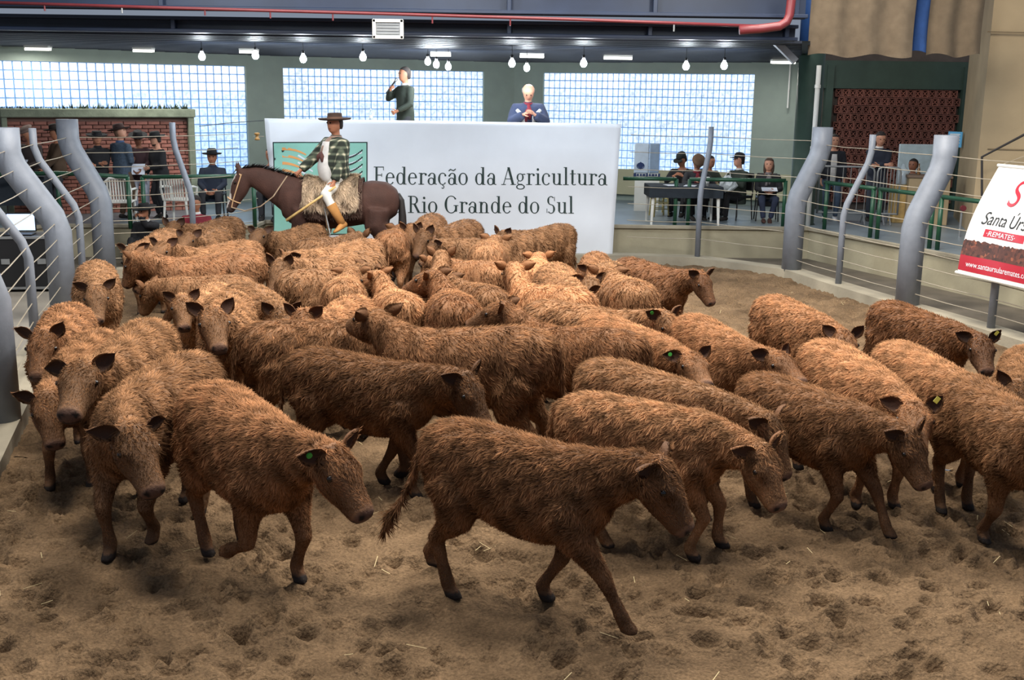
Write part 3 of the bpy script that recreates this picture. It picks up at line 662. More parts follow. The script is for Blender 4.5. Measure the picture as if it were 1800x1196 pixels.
def calf_shape(p, hoofs, tail, seed):
    rr = random.Random(seed); mb = MB()
    ny, npi, hy, hp = p[5:9]
    sec = [(-.645, .90, .06, .07), (-.625, .905, .14, .14), (-.575, .885, .205, .195), (-.47, .868, .250, .235), (-.33, .852, .272, .250), (-.16, .815, .290, .257),
           (.02, .775, .310, .266), (.18, .762, .306, .255), (.32, .765, .288, .228), (.43, .775, .252, .196), (.52, .79, .192, .152), (.575, .80, .11, .095)]
    fat = 1 + rr.uniform(-.04, .05)
    mb.add(*loft([((x, 0, z), AY, AZ, w * fat, h, 2.35 if x < -.3 else 2.15) for x, z, h, w in sec], 24))
    mb.add(*loft([((-.62, 0, 1.02), AY, AZ, .03, .03, 2), ((-.57, 0, 1.065), AY, AZ, .055, .04, 2), ((-.40, 0, 1.10), AY, AZ, .09, .03, 2), ((-.2, 0, 1.085), AY, AZ, .07, .03, 2), ((.0, 0, 1.06), AY, AZ, .05, .03, 2)], 12))
    nd, nl, nu = frame(ny, npi); hd, hl, hu = frame(ny + hy, hp)
    J = np.array([.45, 0, .92]) + .40 * nd
    # neck
    a0 = np.array([.26, 0, .84]); a1 = np.array([.42, 0, .855]); a3 = J - hu * .03 - hd * .02; a2 = a1 * .45 + a3 * .55 + np.array([0, 0, .005])
    rg = []
    for t, hw, hh in ((0, .185, .22), (.2, .172, .222), (.4, .148, .20), (.6, .128, .17), (.8, .113, .14), (1, .10, .118)):
        c = a0 * (1 - t) ** 3 + 3 * a1 * t * (1 - t) ** 2 + 3 * a2 * t * t * (1 - t) + a3 * t ** 3
        g = 3 * (a1 - a0) * (1 - t) ** 2 + 6 * (a2 - a1) * t * (1 - t) + 3 * (a3 - a2) * t * t; g /= np.linalg.norm(g)
        sd = np.cross(AZ, g); sd /= np.linalg.norm(sd); rg.append((c, sd, np.cross(g, sd), hw, hh, 2))
    mb.add(*loft(rg, 18))
    # head
    hs = [(-.07, .055, .06, .012), (-.045, .095, .09, 0), (0, .116, .112, -.012), (.06, .123, .121, -.022), (.12, .12, .124, -.03), (.18, .103, .116, -.04),
          (.24, .086, .10, -.044), (.285, .080, .087, -.047), (.325, .081, .078, -.050), (.36, .081, .07, -.051), (.386, .073, .058, -.05), (.402, .05, .036, -.049)]
    mb.add(*loft([(J + hd * t + hu * o, hl, hu, w_, h_, 2.3) for t, w_, h_, o in hs], 18))
    mb.add(*loft([(J + hd * t + hu * o, hl, hu, w_, h_, 2.2) for t, w_, h_, o in ((.02, .055, .055, -.08), (.11, .062, .055, -.118), (.20, .052, .045, -.115), (.31, .046, .032, -.105), (.36, .034, .02, -.095))], 12))
    for sgn in (1, -1):   # brow and cheek bone
        mb.add(*loft([(J + hd * t + hl * sgn * .088 + hu * .035, hl, hu, w_, w_, 2) for t, w_ in ((.06, .015), (.10, .032), (.14, .034), (.18, .02))], 8))
    # legs
    legs = {}
    for nm in ('FL', 'FR', 'HL', 'HR'):
        sg = 1 if nm[1] == 'L' else -1
        if nm in hoofs: hx, hyy, hz = hoofs[nm]
        else:
            hx = (.37 if nm[0] == 'F' else -.50) + rr.uniform(-.13, .13); hyy = sg * .135; hz = 0
        if nm[0] == 'F':
            sh = np.array([.33, sg * .135, .70]); el = np.array([.33 + (hx - .36) * .25, sg * .135, .545])
            lift = hz > .06
            past = np.array([-.07, 0, .055]) if lift else np.array([-.035, 0, .10])
            ft = np.array([hx, hyy, hz]) + past
            kn, ft = ik(el, ft, .245, .245, (1, 0, .1))
            hf = ft - past if not lift else ft + np.array([-.05, 0, -.06])
            pts = [sh + AZ * .10, sh, el, el * .5 + kn * .5, kn, kn * .5 + ft * .5, ft, ft * .45 + hf * .55 + AX * .005]
            rad = [.11, .135, .10, .066, .053, .037, .046, .042]
        else:
            sh = np.array([-.43, sg * .125, .80]); st = np.array([-.33 + (hx + .50) * .3, sg * .15, .60])
            past = np.array([-.03, 0, .10]); ft = np.array([hx, hyy, hz]) + past
            hk, ft = ik(st, ft, .29, .31, (-1, 0, .05))
            hf = ft - past
            pts = [sh, sh * .4 + st * .6, st * .72 + hk * .28 - AX * .015, st * .35 + hk * .65, hk, hk * .5 + ft * .5, ft, ft * .45 + hf * .55 + AX * .005]
            rad = [.16, .15, .12, .072, .056, .039, .047, .042]
        mb.tube(pts, rad, 12)
        fw = AX if not (nm[0] == 'F' and nm in hoofs and hoofs[nm][2] > .06) else np.array([-.3, 0, -1.])
        mb.add(*loft([(hf + AZ * .075, AY, AX, .036, .04, 2), (hf + AZ * .045 + AX * .008, AY, AX, .044, .052, 2.2), (hf + AZ * .004 + AX * .018, AY, AX, .05, .064, 2.4)], 12))
        legs[nm] = hf
    # tail
    sw = tail
    tp = [(-.60, 0, 1.045), (-.655, sw * .02, 1.02), (-.685, sw * .06, .90), (-.70, sw * .13, .75), (-.715 - abs(sw) * .04, sw * .22, .60), (-.73 - abs(sw) * .08, sw * .32, .50), (-.735 - abs(sw) * .1, sw * .38, .40)]
    mb.tube(tp, [.03, .03, .026, .022, .024, .036, .012], 8)
    return mb, dict(J=J, hd=hd, hl=hl, hu=hu, nd=nd, tail=np.array(tp))
def ear_geo(hk, sg, lift, back, tone):
    """leaf-shaped cupped ear, returned as verts, faces and tint (inside darker skin)"""
    J, hd, hl, hu = hk['J'], hk['hd'], hk['hl'], hk['hu']
    base = J + hu * .045 + hl * sg * .098 + hd * .0
    d = hl * sg * math.cos(lift) + hu * math.sin(lift) - hd * back; d /= np.linalg.norm(d)
    nrm = hd * .8 + hu * .22 + hl * sg * .1; nrm = nrm - d * (nrm @ d); nrm /= np.linalg.norm(nrm)
    wv = np.cross(nrm, d)
    V = []; F = []; C = []; m, n = 9, 7
    for lay, off in ((0, .0), (1, -.012)):
        for i in range(m):
            t = i / (m - 1); wd = .068 * (math.sin(PI * min(1, t * .93 + .12)) ** .75) * (1 - .25 * t)
            for j in range(n):
                q = j / (n - 1) * 2 - 1
                cup = -.034 * (1 - q * q) * math.sin(PI * min(1, t * .9 + .08))
                V.append(base + d * (t * .178 - .02) + wv * q * wd + nrm * (cup + off * (1 - q * q) * 1.2 + .01) - hu * .03 * t * t)
                if lay == 0: C.append((*(np.array([.045, .018, .012]) * tone), .9) if abs(q) < .8 and t > .05 else (0, 0, 0, 0))
                else: C.append((*(np.array([.335, .142, .054]) * tone * .5), .85))
    for lay in (0, 1):
        for i in range(m - 1):
            for j in range(n - 1):
                f = (lay * m * n + i * n + j, lay * m * n + i * n + j + 1, lay * m * n + (i + 1) * n + j + 1, lay * m * n + (i + 1) * n + j)
                F.append(f if lay == 0 else f[::-1])
    for i in range(m - 1):
        for j in (0, n - 1):
            F.append((i * n + j, (i + 1) * n + j, m * n + (i + 1) * n + j, m * n + i * n + j))
    return np.array(V), F, np.array(C), base, d, nrm, wv
def blades(V, T, Nn, L, Fl, n, near, rs, dens=None):
    """hair blades scattered over triangles T; L = hair length per vertex, Fl = flow per vertex"""
    a, b, c = V[T[:, 0]], V[T[:, 1]], V[T[:, 2]]
    ar = np.linalg.norm(np.cross(b - a, c - a), axis=1) / 2
    lt = L[T].mean(1); wgt = ar * (lt > .004)
    if dens is not None: wgt = wgt * dens[T].mean(1)
    pick = rs.choice(len(T), n, p=wgt / wgt.sum())
    u, v = rs.rand(n), rs.rand(n); m = u + v > 1; u[m], v[m] = 1 - u[m], 1 - v[m]; w_ = 1 - u - v
    tt = T[pick]
    mixv = lambda A: (A[tt[:, 0]].T * w_ + A[tt[:, 1]].T * u + A[tt[:, 2]].T * v).T
    P = mixv(V); N = mixv(Nn); N /= np.linalg.norm(N, axis=1)[:, None] + 1e-9
    D = mixv(Fl) + rs.randn(n, 3) * .22
    # clumping: shared low-frequency waviness
    ph = np.sin(P @ np.array([31., 17, 23])) + np.sin(P @ np.array([-19., 37, 29]) + 1.7)
    D += np.cross(N, D) * (ph * .38)[:, None]
    D -= N * (D * N).sum(1)[:, None]; D /= np.linalg.norm(D, axis=1)[:, None] + 1e-9
    Lh = mixv(L[:, None])[:, 0] * rs.uniform(.65, 1.3, n)
    lift = rs.uniform(.1, .5, n)
    W = np.cross(D, N); wd = (Lh * .075).clip(.0014, .0032) * (1.0 if near else 1.6)
    tip = P + (D * np.cos(lift)[:, None] + N * np.sin(lift)[:, None]) * Lh[:, None]
    col = rs.uniform(.78, 1.25, n) * (1 + .25 * ph)  # clump phase also darkens the gaps, shade painted into the hair colour
    VV = np.stack([P - W * wd[:, None], P + W * wd[:, None], tip], 1).reshape(-1, 3); k = 3; shade = np.array([.58, .58, 1.7])  # pale tips, brightened further as highlights painted into the coat
    me = bpy.data.meshes.new('hair'); nv = len(VV); me.vertices.add(nv); me.vertices.foreach_set('co', VV.astype(np.float32).ravel())
    base = np.arange(n)[:, None] * k
    li = (base + np.array([0, 1, 2])).ravel(); ls = np.arange(n) * 3; lt2 = np.full(n, 3)
    me.loops.add(len(li)); me.loops.foreach_set('vertex_index', li.astype(np.int32))
    me.polygons.add(len(ls)); me.polygons.foreach_set('loop_start', ls.astype(np.int32)); me.polygons.foreach_set('loop_total', lt2.astype(np.int32))
    me.update(calc_edges=True)
    sn = N * .75 + D * .15 + rs.randn(n, 3) * .28; sn /= np.linalg.norm(sn, axis=1)[:, None]
    a_ = me.attributes.new('sn', 'FLOAT_VECTOR', 'POINT'); a_.data.foreach_set('vector', np.repeat(sn, k, 0).astype(np.float32).ravel())
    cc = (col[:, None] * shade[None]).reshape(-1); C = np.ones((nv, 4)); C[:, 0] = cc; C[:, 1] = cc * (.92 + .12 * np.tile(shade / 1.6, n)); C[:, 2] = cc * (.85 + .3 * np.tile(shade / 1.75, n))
    set_color(me, 'tint', C)
    return me
EYE_ME = MB().lathe([(.0005, -.019), (.0135, -.0134), (.019, 0), (.0135, .0134), (.0005, .019)], 12).mesh('eye', True)
def calf(cid, p, label, tone, hoofs=None, tail=0., ears=None, tags=(), near=True, red=0.):
    x, y, th, s, b = p[:5]
    rs = np.random.RandomState(1000 + cid); rr = random.Random(cid)
    root = empty('calf', (x, y, -.016), th, s, label, 'calf', 'brown calves in the sale ring')
    mb, hk = calf_shape(p, hoofs or {}, tail, cid)
    tone *= rr.uniform(.88, 1.08); red = max(red, rr.uniform(-.25, .3))
    base = np.array([.318, .164, .078]) * tone; base[1] *= 1 - .25 * red; base[2] *= 1 - .35 * red
    dist = math.hypot(x, y)
    def done(me):
        V = verts_of(me); Nn = normals_of(me)
        J, hd, hl, hu = hk['J'], hk['hd'], hk['hl'], hk['hu']
        q = V - J; t = q @ hd; r2 = q - t[:, None] * hd; rd = np.linalg.norm(r2, axis=1); sd = q @ hl; upc = q @ hu
        head = (t > -.03) & (rd < .19) & (t < .47)
        C = np.zeros((len(V), 4)); C[:, :3] = base
        # muzzle skin, nostrils, hooves, darker face and lower legs
        mz = np.clip((t - .352) / .03, 0, 1) * head
        C[:, :3] = np.where((mz > 0)[:, None], np.array([.105, .058, .045]) * (.5 + .6 * min(tone, 1.2)), C[:, :3]); C[:, 3] = mz * .9
        for sg in (1, -1):
            nd_ = np.linalg.norm(V - (J + hd * .388 + hl * sg * .046 + hu * -.028), axis=1)
            k = nd_ < .021; C[k, :3] = (.01, .006, .005); C[k, 3] = 1
        k = head & (np.abs(upc + .087) < .011) & (t > .27); C[k, :3] = (.02, .012, .01); C[k, 3] = 1
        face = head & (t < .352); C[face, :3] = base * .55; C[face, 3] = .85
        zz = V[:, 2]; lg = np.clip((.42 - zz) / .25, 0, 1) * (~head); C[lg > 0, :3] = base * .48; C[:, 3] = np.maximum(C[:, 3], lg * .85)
        hf = (zz < .062) & (~head); C[hf, :3] = (.02, .014, .012); C[hf, 3] = 1
        # hair length and flow
        L = np.full(len(V), .050); Fl = np.tile(np.array([-.75, 0, -.75]), (len(V), 1)); Fl[:, 1] = np.sign(V[:, 1]) * .15
        L = np.where(zz < .62, np.interp(zz, [.0, .07, .1, .35, .62], [0, 0, .010, .016, .044]), L)
        Fl[zz < .5] = (-.15, 0, -1)
        ni = (V[:, 0] > .42) & ~head & (zz > .62); L[ni] = .040
        L[head] = np.interp(t[head], [-.03, .06, .14, .24, .33, .365], [.042, .036, .024, .017, .013, 0]); Fl[head] = hd * .9 + rs.randn(int(head.sum()), 3) * np.interp(t[head], [0, .14, .2], [.9, .5, .15])[:, None]
        tl = hk['tail']; td = np.min(np.linalg.norm(V[:, None] - tl[None, 2:], axis=2), axis=1); k = (td < .10) & (V[:, 0] < -.64); L[k] = .05; Fl[k] = (-.1, 0, -1)
        tuft = k & (zz < .62); L[tuft] = .09
        # ears
        EV, EF, EC, EL, EFl, EN = [], [], [], [], [], []; off = len(V); eb = []
        lifts = ears or (rr.uniform(-.15, .5), rr.uniform(-.15, .5))
        for sg, lf in zip((1, -1), lifts):
            v, f, c_, bs, d_, nm, wv = ear_geo(hk, sg, lf, rr.uniform(.35, .7), tone)
            EV.append(v); EF += [tuple(i + off for i in g) for g in f]; EC.append(c_); off += len(v); eb.append((bs, d_, nm, wv))
            l_ = np.full(len(v), .02); l_[:63] = .0; ii = np.arange(63); edge = (ii % 7 == 0) | (ii % 7 == 6) | (ii // 7 == 8); l_[:63][edge] = .03
            EL.append(l_); EFl.append(np.tile(d_, (len(v), 1))); EN.append(np.tile(-nm, (len(v), 1)))
        Va = np.concatenate([V] + EV); Va = bend_xy(Va, b)
        C2 = np.concatenate([C] + EC); 
        polys = [tuple(pp.vertices) for pp in me.polygons] + EF
        bpy.data.meshes.remove(me)
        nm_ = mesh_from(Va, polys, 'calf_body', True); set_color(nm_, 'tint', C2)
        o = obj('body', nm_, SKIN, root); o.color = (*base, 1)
        for sg in (1, -1):
            e = obj('eye', EYE_ME, EYE, root); pt = J + hd * .128 + hl * sg * .113 + hu * .022
            e.location = bend_xy(pt[None], b)[0]
        for sgi, tm in tags:
            bs, d_, nm, wv = eb[sgi]
            tgm = MB(); M = Matrix((wv, d_, nm)).transposed()
            if tm is TAGG: 
                V2, F2 = tube([(0, 0, 0), (0, 0, .012)], .017, 12); V2 = (np.array(M) @ V2.T).T
            else:
                V2, F2 = MB().box((0, 0, 0), (.034, .048, .006), bev=.002).V, None
                mm = MB().box((0, 0, 0), (.034, .048, .006), bev=.002); V2 = (np.array(M) @ np.array(mm.V).T).T; F2 = mm.F
            V2 = V2 + bs + d_ * .085 + nm * .0; V2 = bend_xy(V2, b)
            tg = MB().add(V2, F2).build('ear_tag', tm, root)
        L2 = np.concatenate([L] + EL); F_ = np.concatenate([Fl] + EFl)
        nm_.calc_loop_triangles(); T = np.empty(len(nm_.loop_triangles) * 3, np.int32); nm_.loop_triangles.foreach_get('vertices', T); T = T.reshape(-1, 3)
        N2 = normals_of(nm_)
        f_ = b * np.clip((np.concatenate([V] + EV)[:, 0] + .4) / .8, 0, 1) - b * .5
        Fb = F_.copy(); Fb[:, 0] = F_[:, 0] * np.cos(f_) - F_[:, 1] * np.sin(f_); Fb[:, 1] = F_[:, 0] * np.sin(f_) + F_[:, 1] * np.cos(f_)
        dens = np.interp(L2, [.005, .02, .05], [3.2, 2.0, 1.0])
        n = 50000 if dist < 7.4 else (34000 if dist < 9.6 else (17000 if dist < 12.5 else 11500))
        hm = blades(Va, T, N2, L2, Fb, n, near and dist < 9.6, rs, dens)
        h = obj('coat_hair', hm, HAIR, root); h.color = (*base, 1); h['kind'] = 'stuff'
    job(mb, .0215 if dist < 9.6 else .03, 4 if dist < 9.6 else 3, done)
    return root
CALVES = [
    (1, [0.069, 6.151, -0.453, 0.979, 0.007, -0.12, 0.278, 0.122, -0.895], 'calf striding across open sand with its tail swung out, foremost of the herd', 0.62, dict(hoofs={'HR': (-0.41, -0.12, 0), 'HL': (-0.74, 0.2, 0.02), 'FL': (0.12, 0.12, 0), 'FR': (0.76, -0.13, 0.02)}, tail=-.75, ears=(.35, .05))),
    (2, [-1.649, 6.612, -0.864, 1.022, 0.033, 0.161, 0.06, 0.084, -0.713], 'calf trotting with one forefoot folded up and a green tag in its ear', 0.68, dict(hoofs={'HR': (-0.35, -0.13, 0), 'FR': (0.12, -0.17, 0.14), 'FL': (0.36, 0.13, 0)}, ears=(.9, .25), tags=[(1, TAGG)])),
    (3, [-2.427, 7.224, -1.79, 1.047, 0.306, 0.55, -0.012, 0.278, -0.659], 'calf walking head-on with lowered head and wide ears, its back curved to one side', 0.68, dict(hoofs={'FR': (0.5, -0.1, 0), 'FL': (0.30, 0.10, 0.04), 'HL': (-0.3, 0.12, 0)}, ears=(.0, .1))),
    (4, [-2.901, 8.165, -1.57, 1.076, -0.062, 0.044, 0.278, 0.083, -0.362], 'calf with a dark curly forehead looking over the neck of the calf with lowered head', 0.74, dict(ears=(.75, -.05), near=True)),
    (5, [-3.372, 8.449, -1.508, 0.952, 0.05, -0.055, -0.18, 0.507, -0.713], 'calf with its head hung low and one ear out flat beside the curly-browed calf', 0.72, dict(hoofs={'FR': (0.5, -0.17, 0)}, ears=(.3, .1))),
    (6, [-3.945, 9.489, -1.343, 0.966, 0.004, -0.01, 0.358, -0.105, -0.692], 'calf with long pointed ears pressed against the cable fence posts', 0.75, dict(ears=(1.0, .35), red=.3)),
    (7, [-4.576, 12.025, -1.219, 0.968, 0.002, 0.002, 0.164, -0.04, -0.753], 'calf facing out with its nose down beside the thick fence post', 0.85, dict(ears=(.7, .5))),
    (8, [-3.574, 12.872, -2.988, 0.994, -0.025, -0.183, 0.382, -0.16, -0.999], 'calf with a wet dark nose looking out between the fence post and two pale backs', 0.85, dict(ears=(.6, .5))),
    (9, [-3.398, 12.186, -3.416, 0.885, 0.031, -0.126, -0.093, -0.01, -1.044], 'calf with one bright ear tip whose head hangs behind the pale-muzzled calf', 0.85, dict(ears=(1.0, .8))),
    (10, [-3.155, 11.22, -1.588, 0.88, 0.145, -0.194, 0.531, 0.457, -0.569], 'pale-muzzled calf staring ahead with both ears pricked like small horns', 0.98, dict(ears=(.9, .75))),
    (11, [-2.588, 9.865, -1.35, 1.021, 0.049, -0.315, 0.533, 0.482, -0.472], 'calf looking straight out with raised head and a grey muzzle above the curved back', 0.85, dict(ears=(.9, .75))),
    (12, [-1.723, 9.244, 0.636, 0.998, 0.022, 0.176, -0.312, 0.03, -1.079], 'dark shaggy calf standing broadside behind the dark walking calf, its rump towards the gate side', 0.66, dict()),
    (13, [-0.371, 8.398, 2.913, 1.115, -0.039, -0.705, 0.309, 0.005, -0.12], 'calf standing broadside the other way with its tail hanging and head turned off', 0.74, dict(tail=.1, ears=(.7, .9))),
    (14, [-1.111, 8.111, -0.247, 0.968, -0.051, -0.259, 0.153, -0.07, -0.833], 'dark brown calf walking broadside behind the foremost striding calf', 0.5, dict(hoofs={'FR': (0.45, -0.1, 0), 'FL': (0.10, 0.12, 0)}, ears=(.9, .2), red=.2)),
    (15, [0.907, 7.044, -0.243, 0.94, -0.126, -0.6, -0.134, -0.068, -0.825], 'golden-backed calf with a pale profile stepping out behind the foremost calf', 0.92, dict(hoofs={'FR': (0.38, -0.14, 0), 'FL': (0.54, 0.15, 0), 'HR': (-0.25, -0.13, 0.02)}, ears=(.8, .2))),
    (16, [1.033, 7.653, -0.656, 0.985, -0.023, 0.065, -0.151, -0.141, -0.961], 'calf with a dark face and long brown back alongside the golden-backed calf', 0.72, dict(ears=(.6, .3))),
    (17, [2.138, 7.635, -0.839, 0.901, -0.069, -0.11, -0.055, -0.02, -0.836], 'dark brown calf walking head down with round furry ears, next to the woolly tan calf', 0.55, dict(hoofs={'FR': (0.3, -0.12, 0), 'FL': (0.72, 0.10, 0.02)}, ears=(.8, .3))),
    (18, [3.37, 7.344, -1.43, 0.945, 0.029, -0.134, 0.291, 0.188, -0.583], 'calf with bare hind legs whose forehand runs out past the ring edge', 0.66, dict(hoofs={'HR': (-0.45, -0.13, 0), 'HL': (-0.5, 0.12, 0), 'FR': (0.15, -0.12, 0)})),
    (19, [2.626, 8.21, -1.317, 0.991, -0.005, -0.127, -0.11, -0.379, -0.252], 'woolly tan calf with a pale tag in its raised ear', 1.02, dict(ears=(.9, .3), tags=[(0, TAGY)])),
    (20, [3.333, 8.624, -1.292, 0.914, -0.015, -0.135, 0.005, -0.014, -0.79], 'woolly light brown calf between the tan calf and the calf with bare hind legs', 0.92, dict()),
    (21, [3.926, 10.436, -1.094, 0.927, -0.032, -0.271, 0.027, -0.279, -0.487], 'dark chestnut calf with lowered head standing apart by the concrete kerb', 0.48, dict(ears=(.8, .4), red=.5, tags=[(0, TAGY)])),
    (22, [2.781, 10.57, -1.18, 0.939, -0.029, -0.233, -0.007, -0.192, -0.405], 'reddish calf with its head behind the woolly tan calf, on open sand', 0.74, dict(ears=(.9, .7), red=.3)),
    (23, [1.786, 9.396, -1.202, 0.958, 0.009, 0.064, 0.122, 0.012, -0.193], "calf with a pale shoulder and brown face turned from the dark walking calf's rump", 0.76, dict(ears=(.8, .5))),
    (24, [1.057, 9.455, -0.888, 0.95, -0.041, -0.334, 0.025, -0.081, -0.214], 'calf with a cream ridge along its back and a tag in one dark ear', 0.94, dict(ears=(.8, .2), tags=[(1, TAGG)])),
    (25, [0.534, 9.028, 2.539, 1.013, -0.056, -0.267, 0.482, 0.487, -0.304], 'calf resting its dark muzzle across the back of the broadside calf', 0.7, dict(ears=(.6, .4))),
    (26, [0.723, 10.301, -0.255, 0.957, -0.066, -0.574, 0.33, -0.058, -0.672], 'calf with a long level back and a green tag under its dark ear', 0.82, dict(ears=(.6, .4), tags=[(1, TAGG)])),
    (27, [0.353, 11.165, 2.262, 0.989, -0.059, -0.481, 0.588, -0.049, -0.651], 'pale yellow calf with its curly head raised and turned away from us', 1.25, dict(ears=(.3, .3))),
    (28, [1.054, 12.763, -1.84, 0.935, -0.045, 0.025, 0.269, 0.461, -0.392], 'calf with a dark curly brow nosing the rump of the calf before the chestnut one', 0.82, dict(ears=(.8, .5))),
    (29, [1.179, 11.45, 1.71, 1.035, 0.004, 0.0, 0.15, 0.0, -0.75], 'calf seen from its round furry rump, standing in front of the chestnut calf', 0.84, dict()),
    (30, [1.692, 13.286, -0.891, 0.916, -0.118, 0.046, 0.267, -0.015, -0.822], 'dark chestnut calf walking clear of the herd below the concrete wall', 0.5, dict(ears=(.6, .5), red=.5)),
    (31, [0.439, 16.472, -2.396, 0.956, 0.008, 0.053, 0.256, 0.005, -0.719], 'tall calf with its rump against the lower edge of the white banner', 0.72, dict(ears=(1.0, 1.0))),
    (32, [-0.292, 15.509, -2.88, 0.94, 0.006, 0.0, 0.15, 0.0, -0.75], 'calf with a bare brown patch on its flank beside the tall banner-side calf', 0.74, dict()),
    (33, [-1.348, 17.078, -1.743, 0.994, 0.005, 0.007, 0.193, -0.099, -0.885], 'calf with upright ears under the banner lettering, its light rump behind it', 0.8, dict(ears=(1.1, 1.1))),
    (34, [-0.899, 16.382, -2.106, 0.993, 0.032, 0.178, 0.279, -0.13, -0.789], 'calf with a long brown face cheek to cheek with the upright-eared calf', 0.64, dict(ears=(1.1, 1.0))),
    (35, [-0.496, 13.288, 2.286, 0.924, 0.015, 0.0, 0.15, 0.0, -0.75], 'calf with a sandy stripe on its back behind the calf with tagged dark head', 0.95, dict()),
    (36, [-0.574, 10.408, 1.724, 1.052, 0.019, 0.262, 0.375, 0.541, -0.283], 'calf with a raised dark head and yellow and green tags in its ears', 0.72, dict(ears=(.5, .3), tags=[(0, TAGY), (1, TAGG)])),
    (37, [-1.164, 10.921, 1.861, 0.968, 0.03, 0.122, 0.421, 0.6, -0.351], 'light rumped calf whose dark head with a green tag turns sideways', 1.12, dict(ears=(.5, .5), tags=[(1, TAGG)])),
    (38, [-2.158, 12.328, 0.976, 0.952, -0.019, 0.0, 0.15, 0.0, -0.75], 'calf with a wide dark flank beside the narrow-faced calf with tall ears', 0.7, dict()),
    (39, [-1.769, 11.582, 1.641, 0.985, -0.028, 0.0, 0.15, 0.0, -0.75], 'calf showing only a rounded tan rump with a dark crown of hair', 1.02, dict()),
    (40, [-1.652, 10.242, -1.806, 0.94, 0.124, -0.081, 0.54, -0.008, -0.646], 'tan calf with one ear showing, wedged behind the dark shaggy broadside calf', 0.96, dict(ears=(.8, .8))),
    (41, [-2.486, 10.825, -0.988, 0.967, -0.313, -0.07, 0.181, -0.007, -0.741], 'brown calf slanting down towards the dark shaggy calf with one small ear up', 0.72, dict(ears=(.9, .9))),
    (42, [-2.146, 13.228, -2.577, 0.974, 0.07, 0.542, 0.34, 0.176, -0.78], "calf with tall pointed ears and a narrow face below the horse's chest", 0.8, dict(ears=(1.15, 1.1))),
    (43, [-3.655, 13.545, -2.454, 0.943, 0.0, 0.0, 0.15, 0.0, -0.75], 'calf with a pale gold back running behind the calf with a wet dark nose', 0.95, dict()),
    (44, [-3.836, 14.176, -2.511, 0.955, 0.064, 0.49, 0.547, 0.11, -0.513], 'calf with a rough brown head under two long straw-coloured backs', 0.98, dict(ears=(.7, .6))),
    (46, [-2.209, 14.23, -2.311, 0.975, -0.002, 0.0, 0.15, 0.0, -0.75], "calf with a rounded sandy back just beneath the horse's belly", 0.9, dict()),
    (47, [-2.509, 14.822, 1.16, 0.979, 0.005, 0.054, 0.17, 0.005, -0.744], "dark calf going away from us towards the horse's hind legs", 0.62, dict(ears=(1.0, 1.0))),
    (48, [-3.185, 16.076, -2.097, 0.942, 0.015, 0.142, 0.411, 0.152, -0.235], "dark calf with lowered face below the horse's forelegs", 0.58, dict(ears=(.8, .6))),
    (49, [-4.288, 15.51, -1.646, 0.94, 0.009, 0.028, 0.457, -0.091, -0.257], 'calf with a hooked ear beside the pale fluffy back near the red jacket', 0.82, dict(ears=(.9, .6))),
    (51, [-4.569, 16.745, -2.061, 0.954, -0.007, 0.046, 0.406, 0.315, -0.465], 'dark calf with a smooth back at the rear fence in front of the red-jacketed person', 0.58, dict(ears=(1.0, .9))),
    (52, [-4.851, 15.003, -1.621, 0.966, 0.0, 0.0, 0.15, 0.0, -0.75], 'calf with a small tan back at the corner post in front of the bearded man', 0.88, dict()),
    (53, [-1.71, 15.804, 1.565, 0.973, -0.0, 0.0, 0.15, 0.0, -0.75], "calf with a tan rump beside the horse's tail", 0.84, dict()),
    (54, [-0.313, 14.589, 1.497, 0.985, 0.0, 0.0, 0.15, 0.0, -0.75], 'calf with a small pale rump in front of the bare-patched calf', 0.94, dict()),
    (55, [0.287, 13.446, 1.507, 0.928, 0.009, 0.0, 0.15, 0.0, -0.75], 'cream coloured calf, the palest, showing its rump behind the raised curly head', 1.7, dict()),
    (56, [0.533, 12.113, -1.413, 0.988, 0.093, 0.0, 0.15, 0.0, -0.75], 'calf with a peaked tailhead between the cream rump and the dark curly brow', 0.82, dict()),
    (57, [-0.379, 11.358, 1.989, 0.971, 0.129, 0.0, 0.15, 0.0, -0.75], 'calf with a rough brown back behind the calf resting its muzzle', 0.74, dict()),
    (58, [-0.837, 12.594, 1.643, 0.93, -0.049, -0.021, 0.531, -0.002, -0.667], 'calf with two pricked ears going away in front of the cheek to cheek pair', 0.82, dict(ears=(.8, .8), tags=[(0, TAGY)])),
    (59, [1.024, 14.01, -1.713, 0.877, 0.084, 0.102, 0.261, 0.01, -0.721], 'calf with furry ears spread wide beneath the bottom edge of the banner', 0.84, dict(ears=(.4, .4))),
    (60, [4.092, 8.572, -2.037, 0.908, -0.021, 0.002, 0.239, 0.0, -0.725], 'calf with one ear up behind the calf with bare hind legs, by the ring edge', 0.62, dict(ears=(.9, .9))),
]
for cid, p, lab, tone, kw in CALVES: calf(cid, p, lab, tone, **kw)
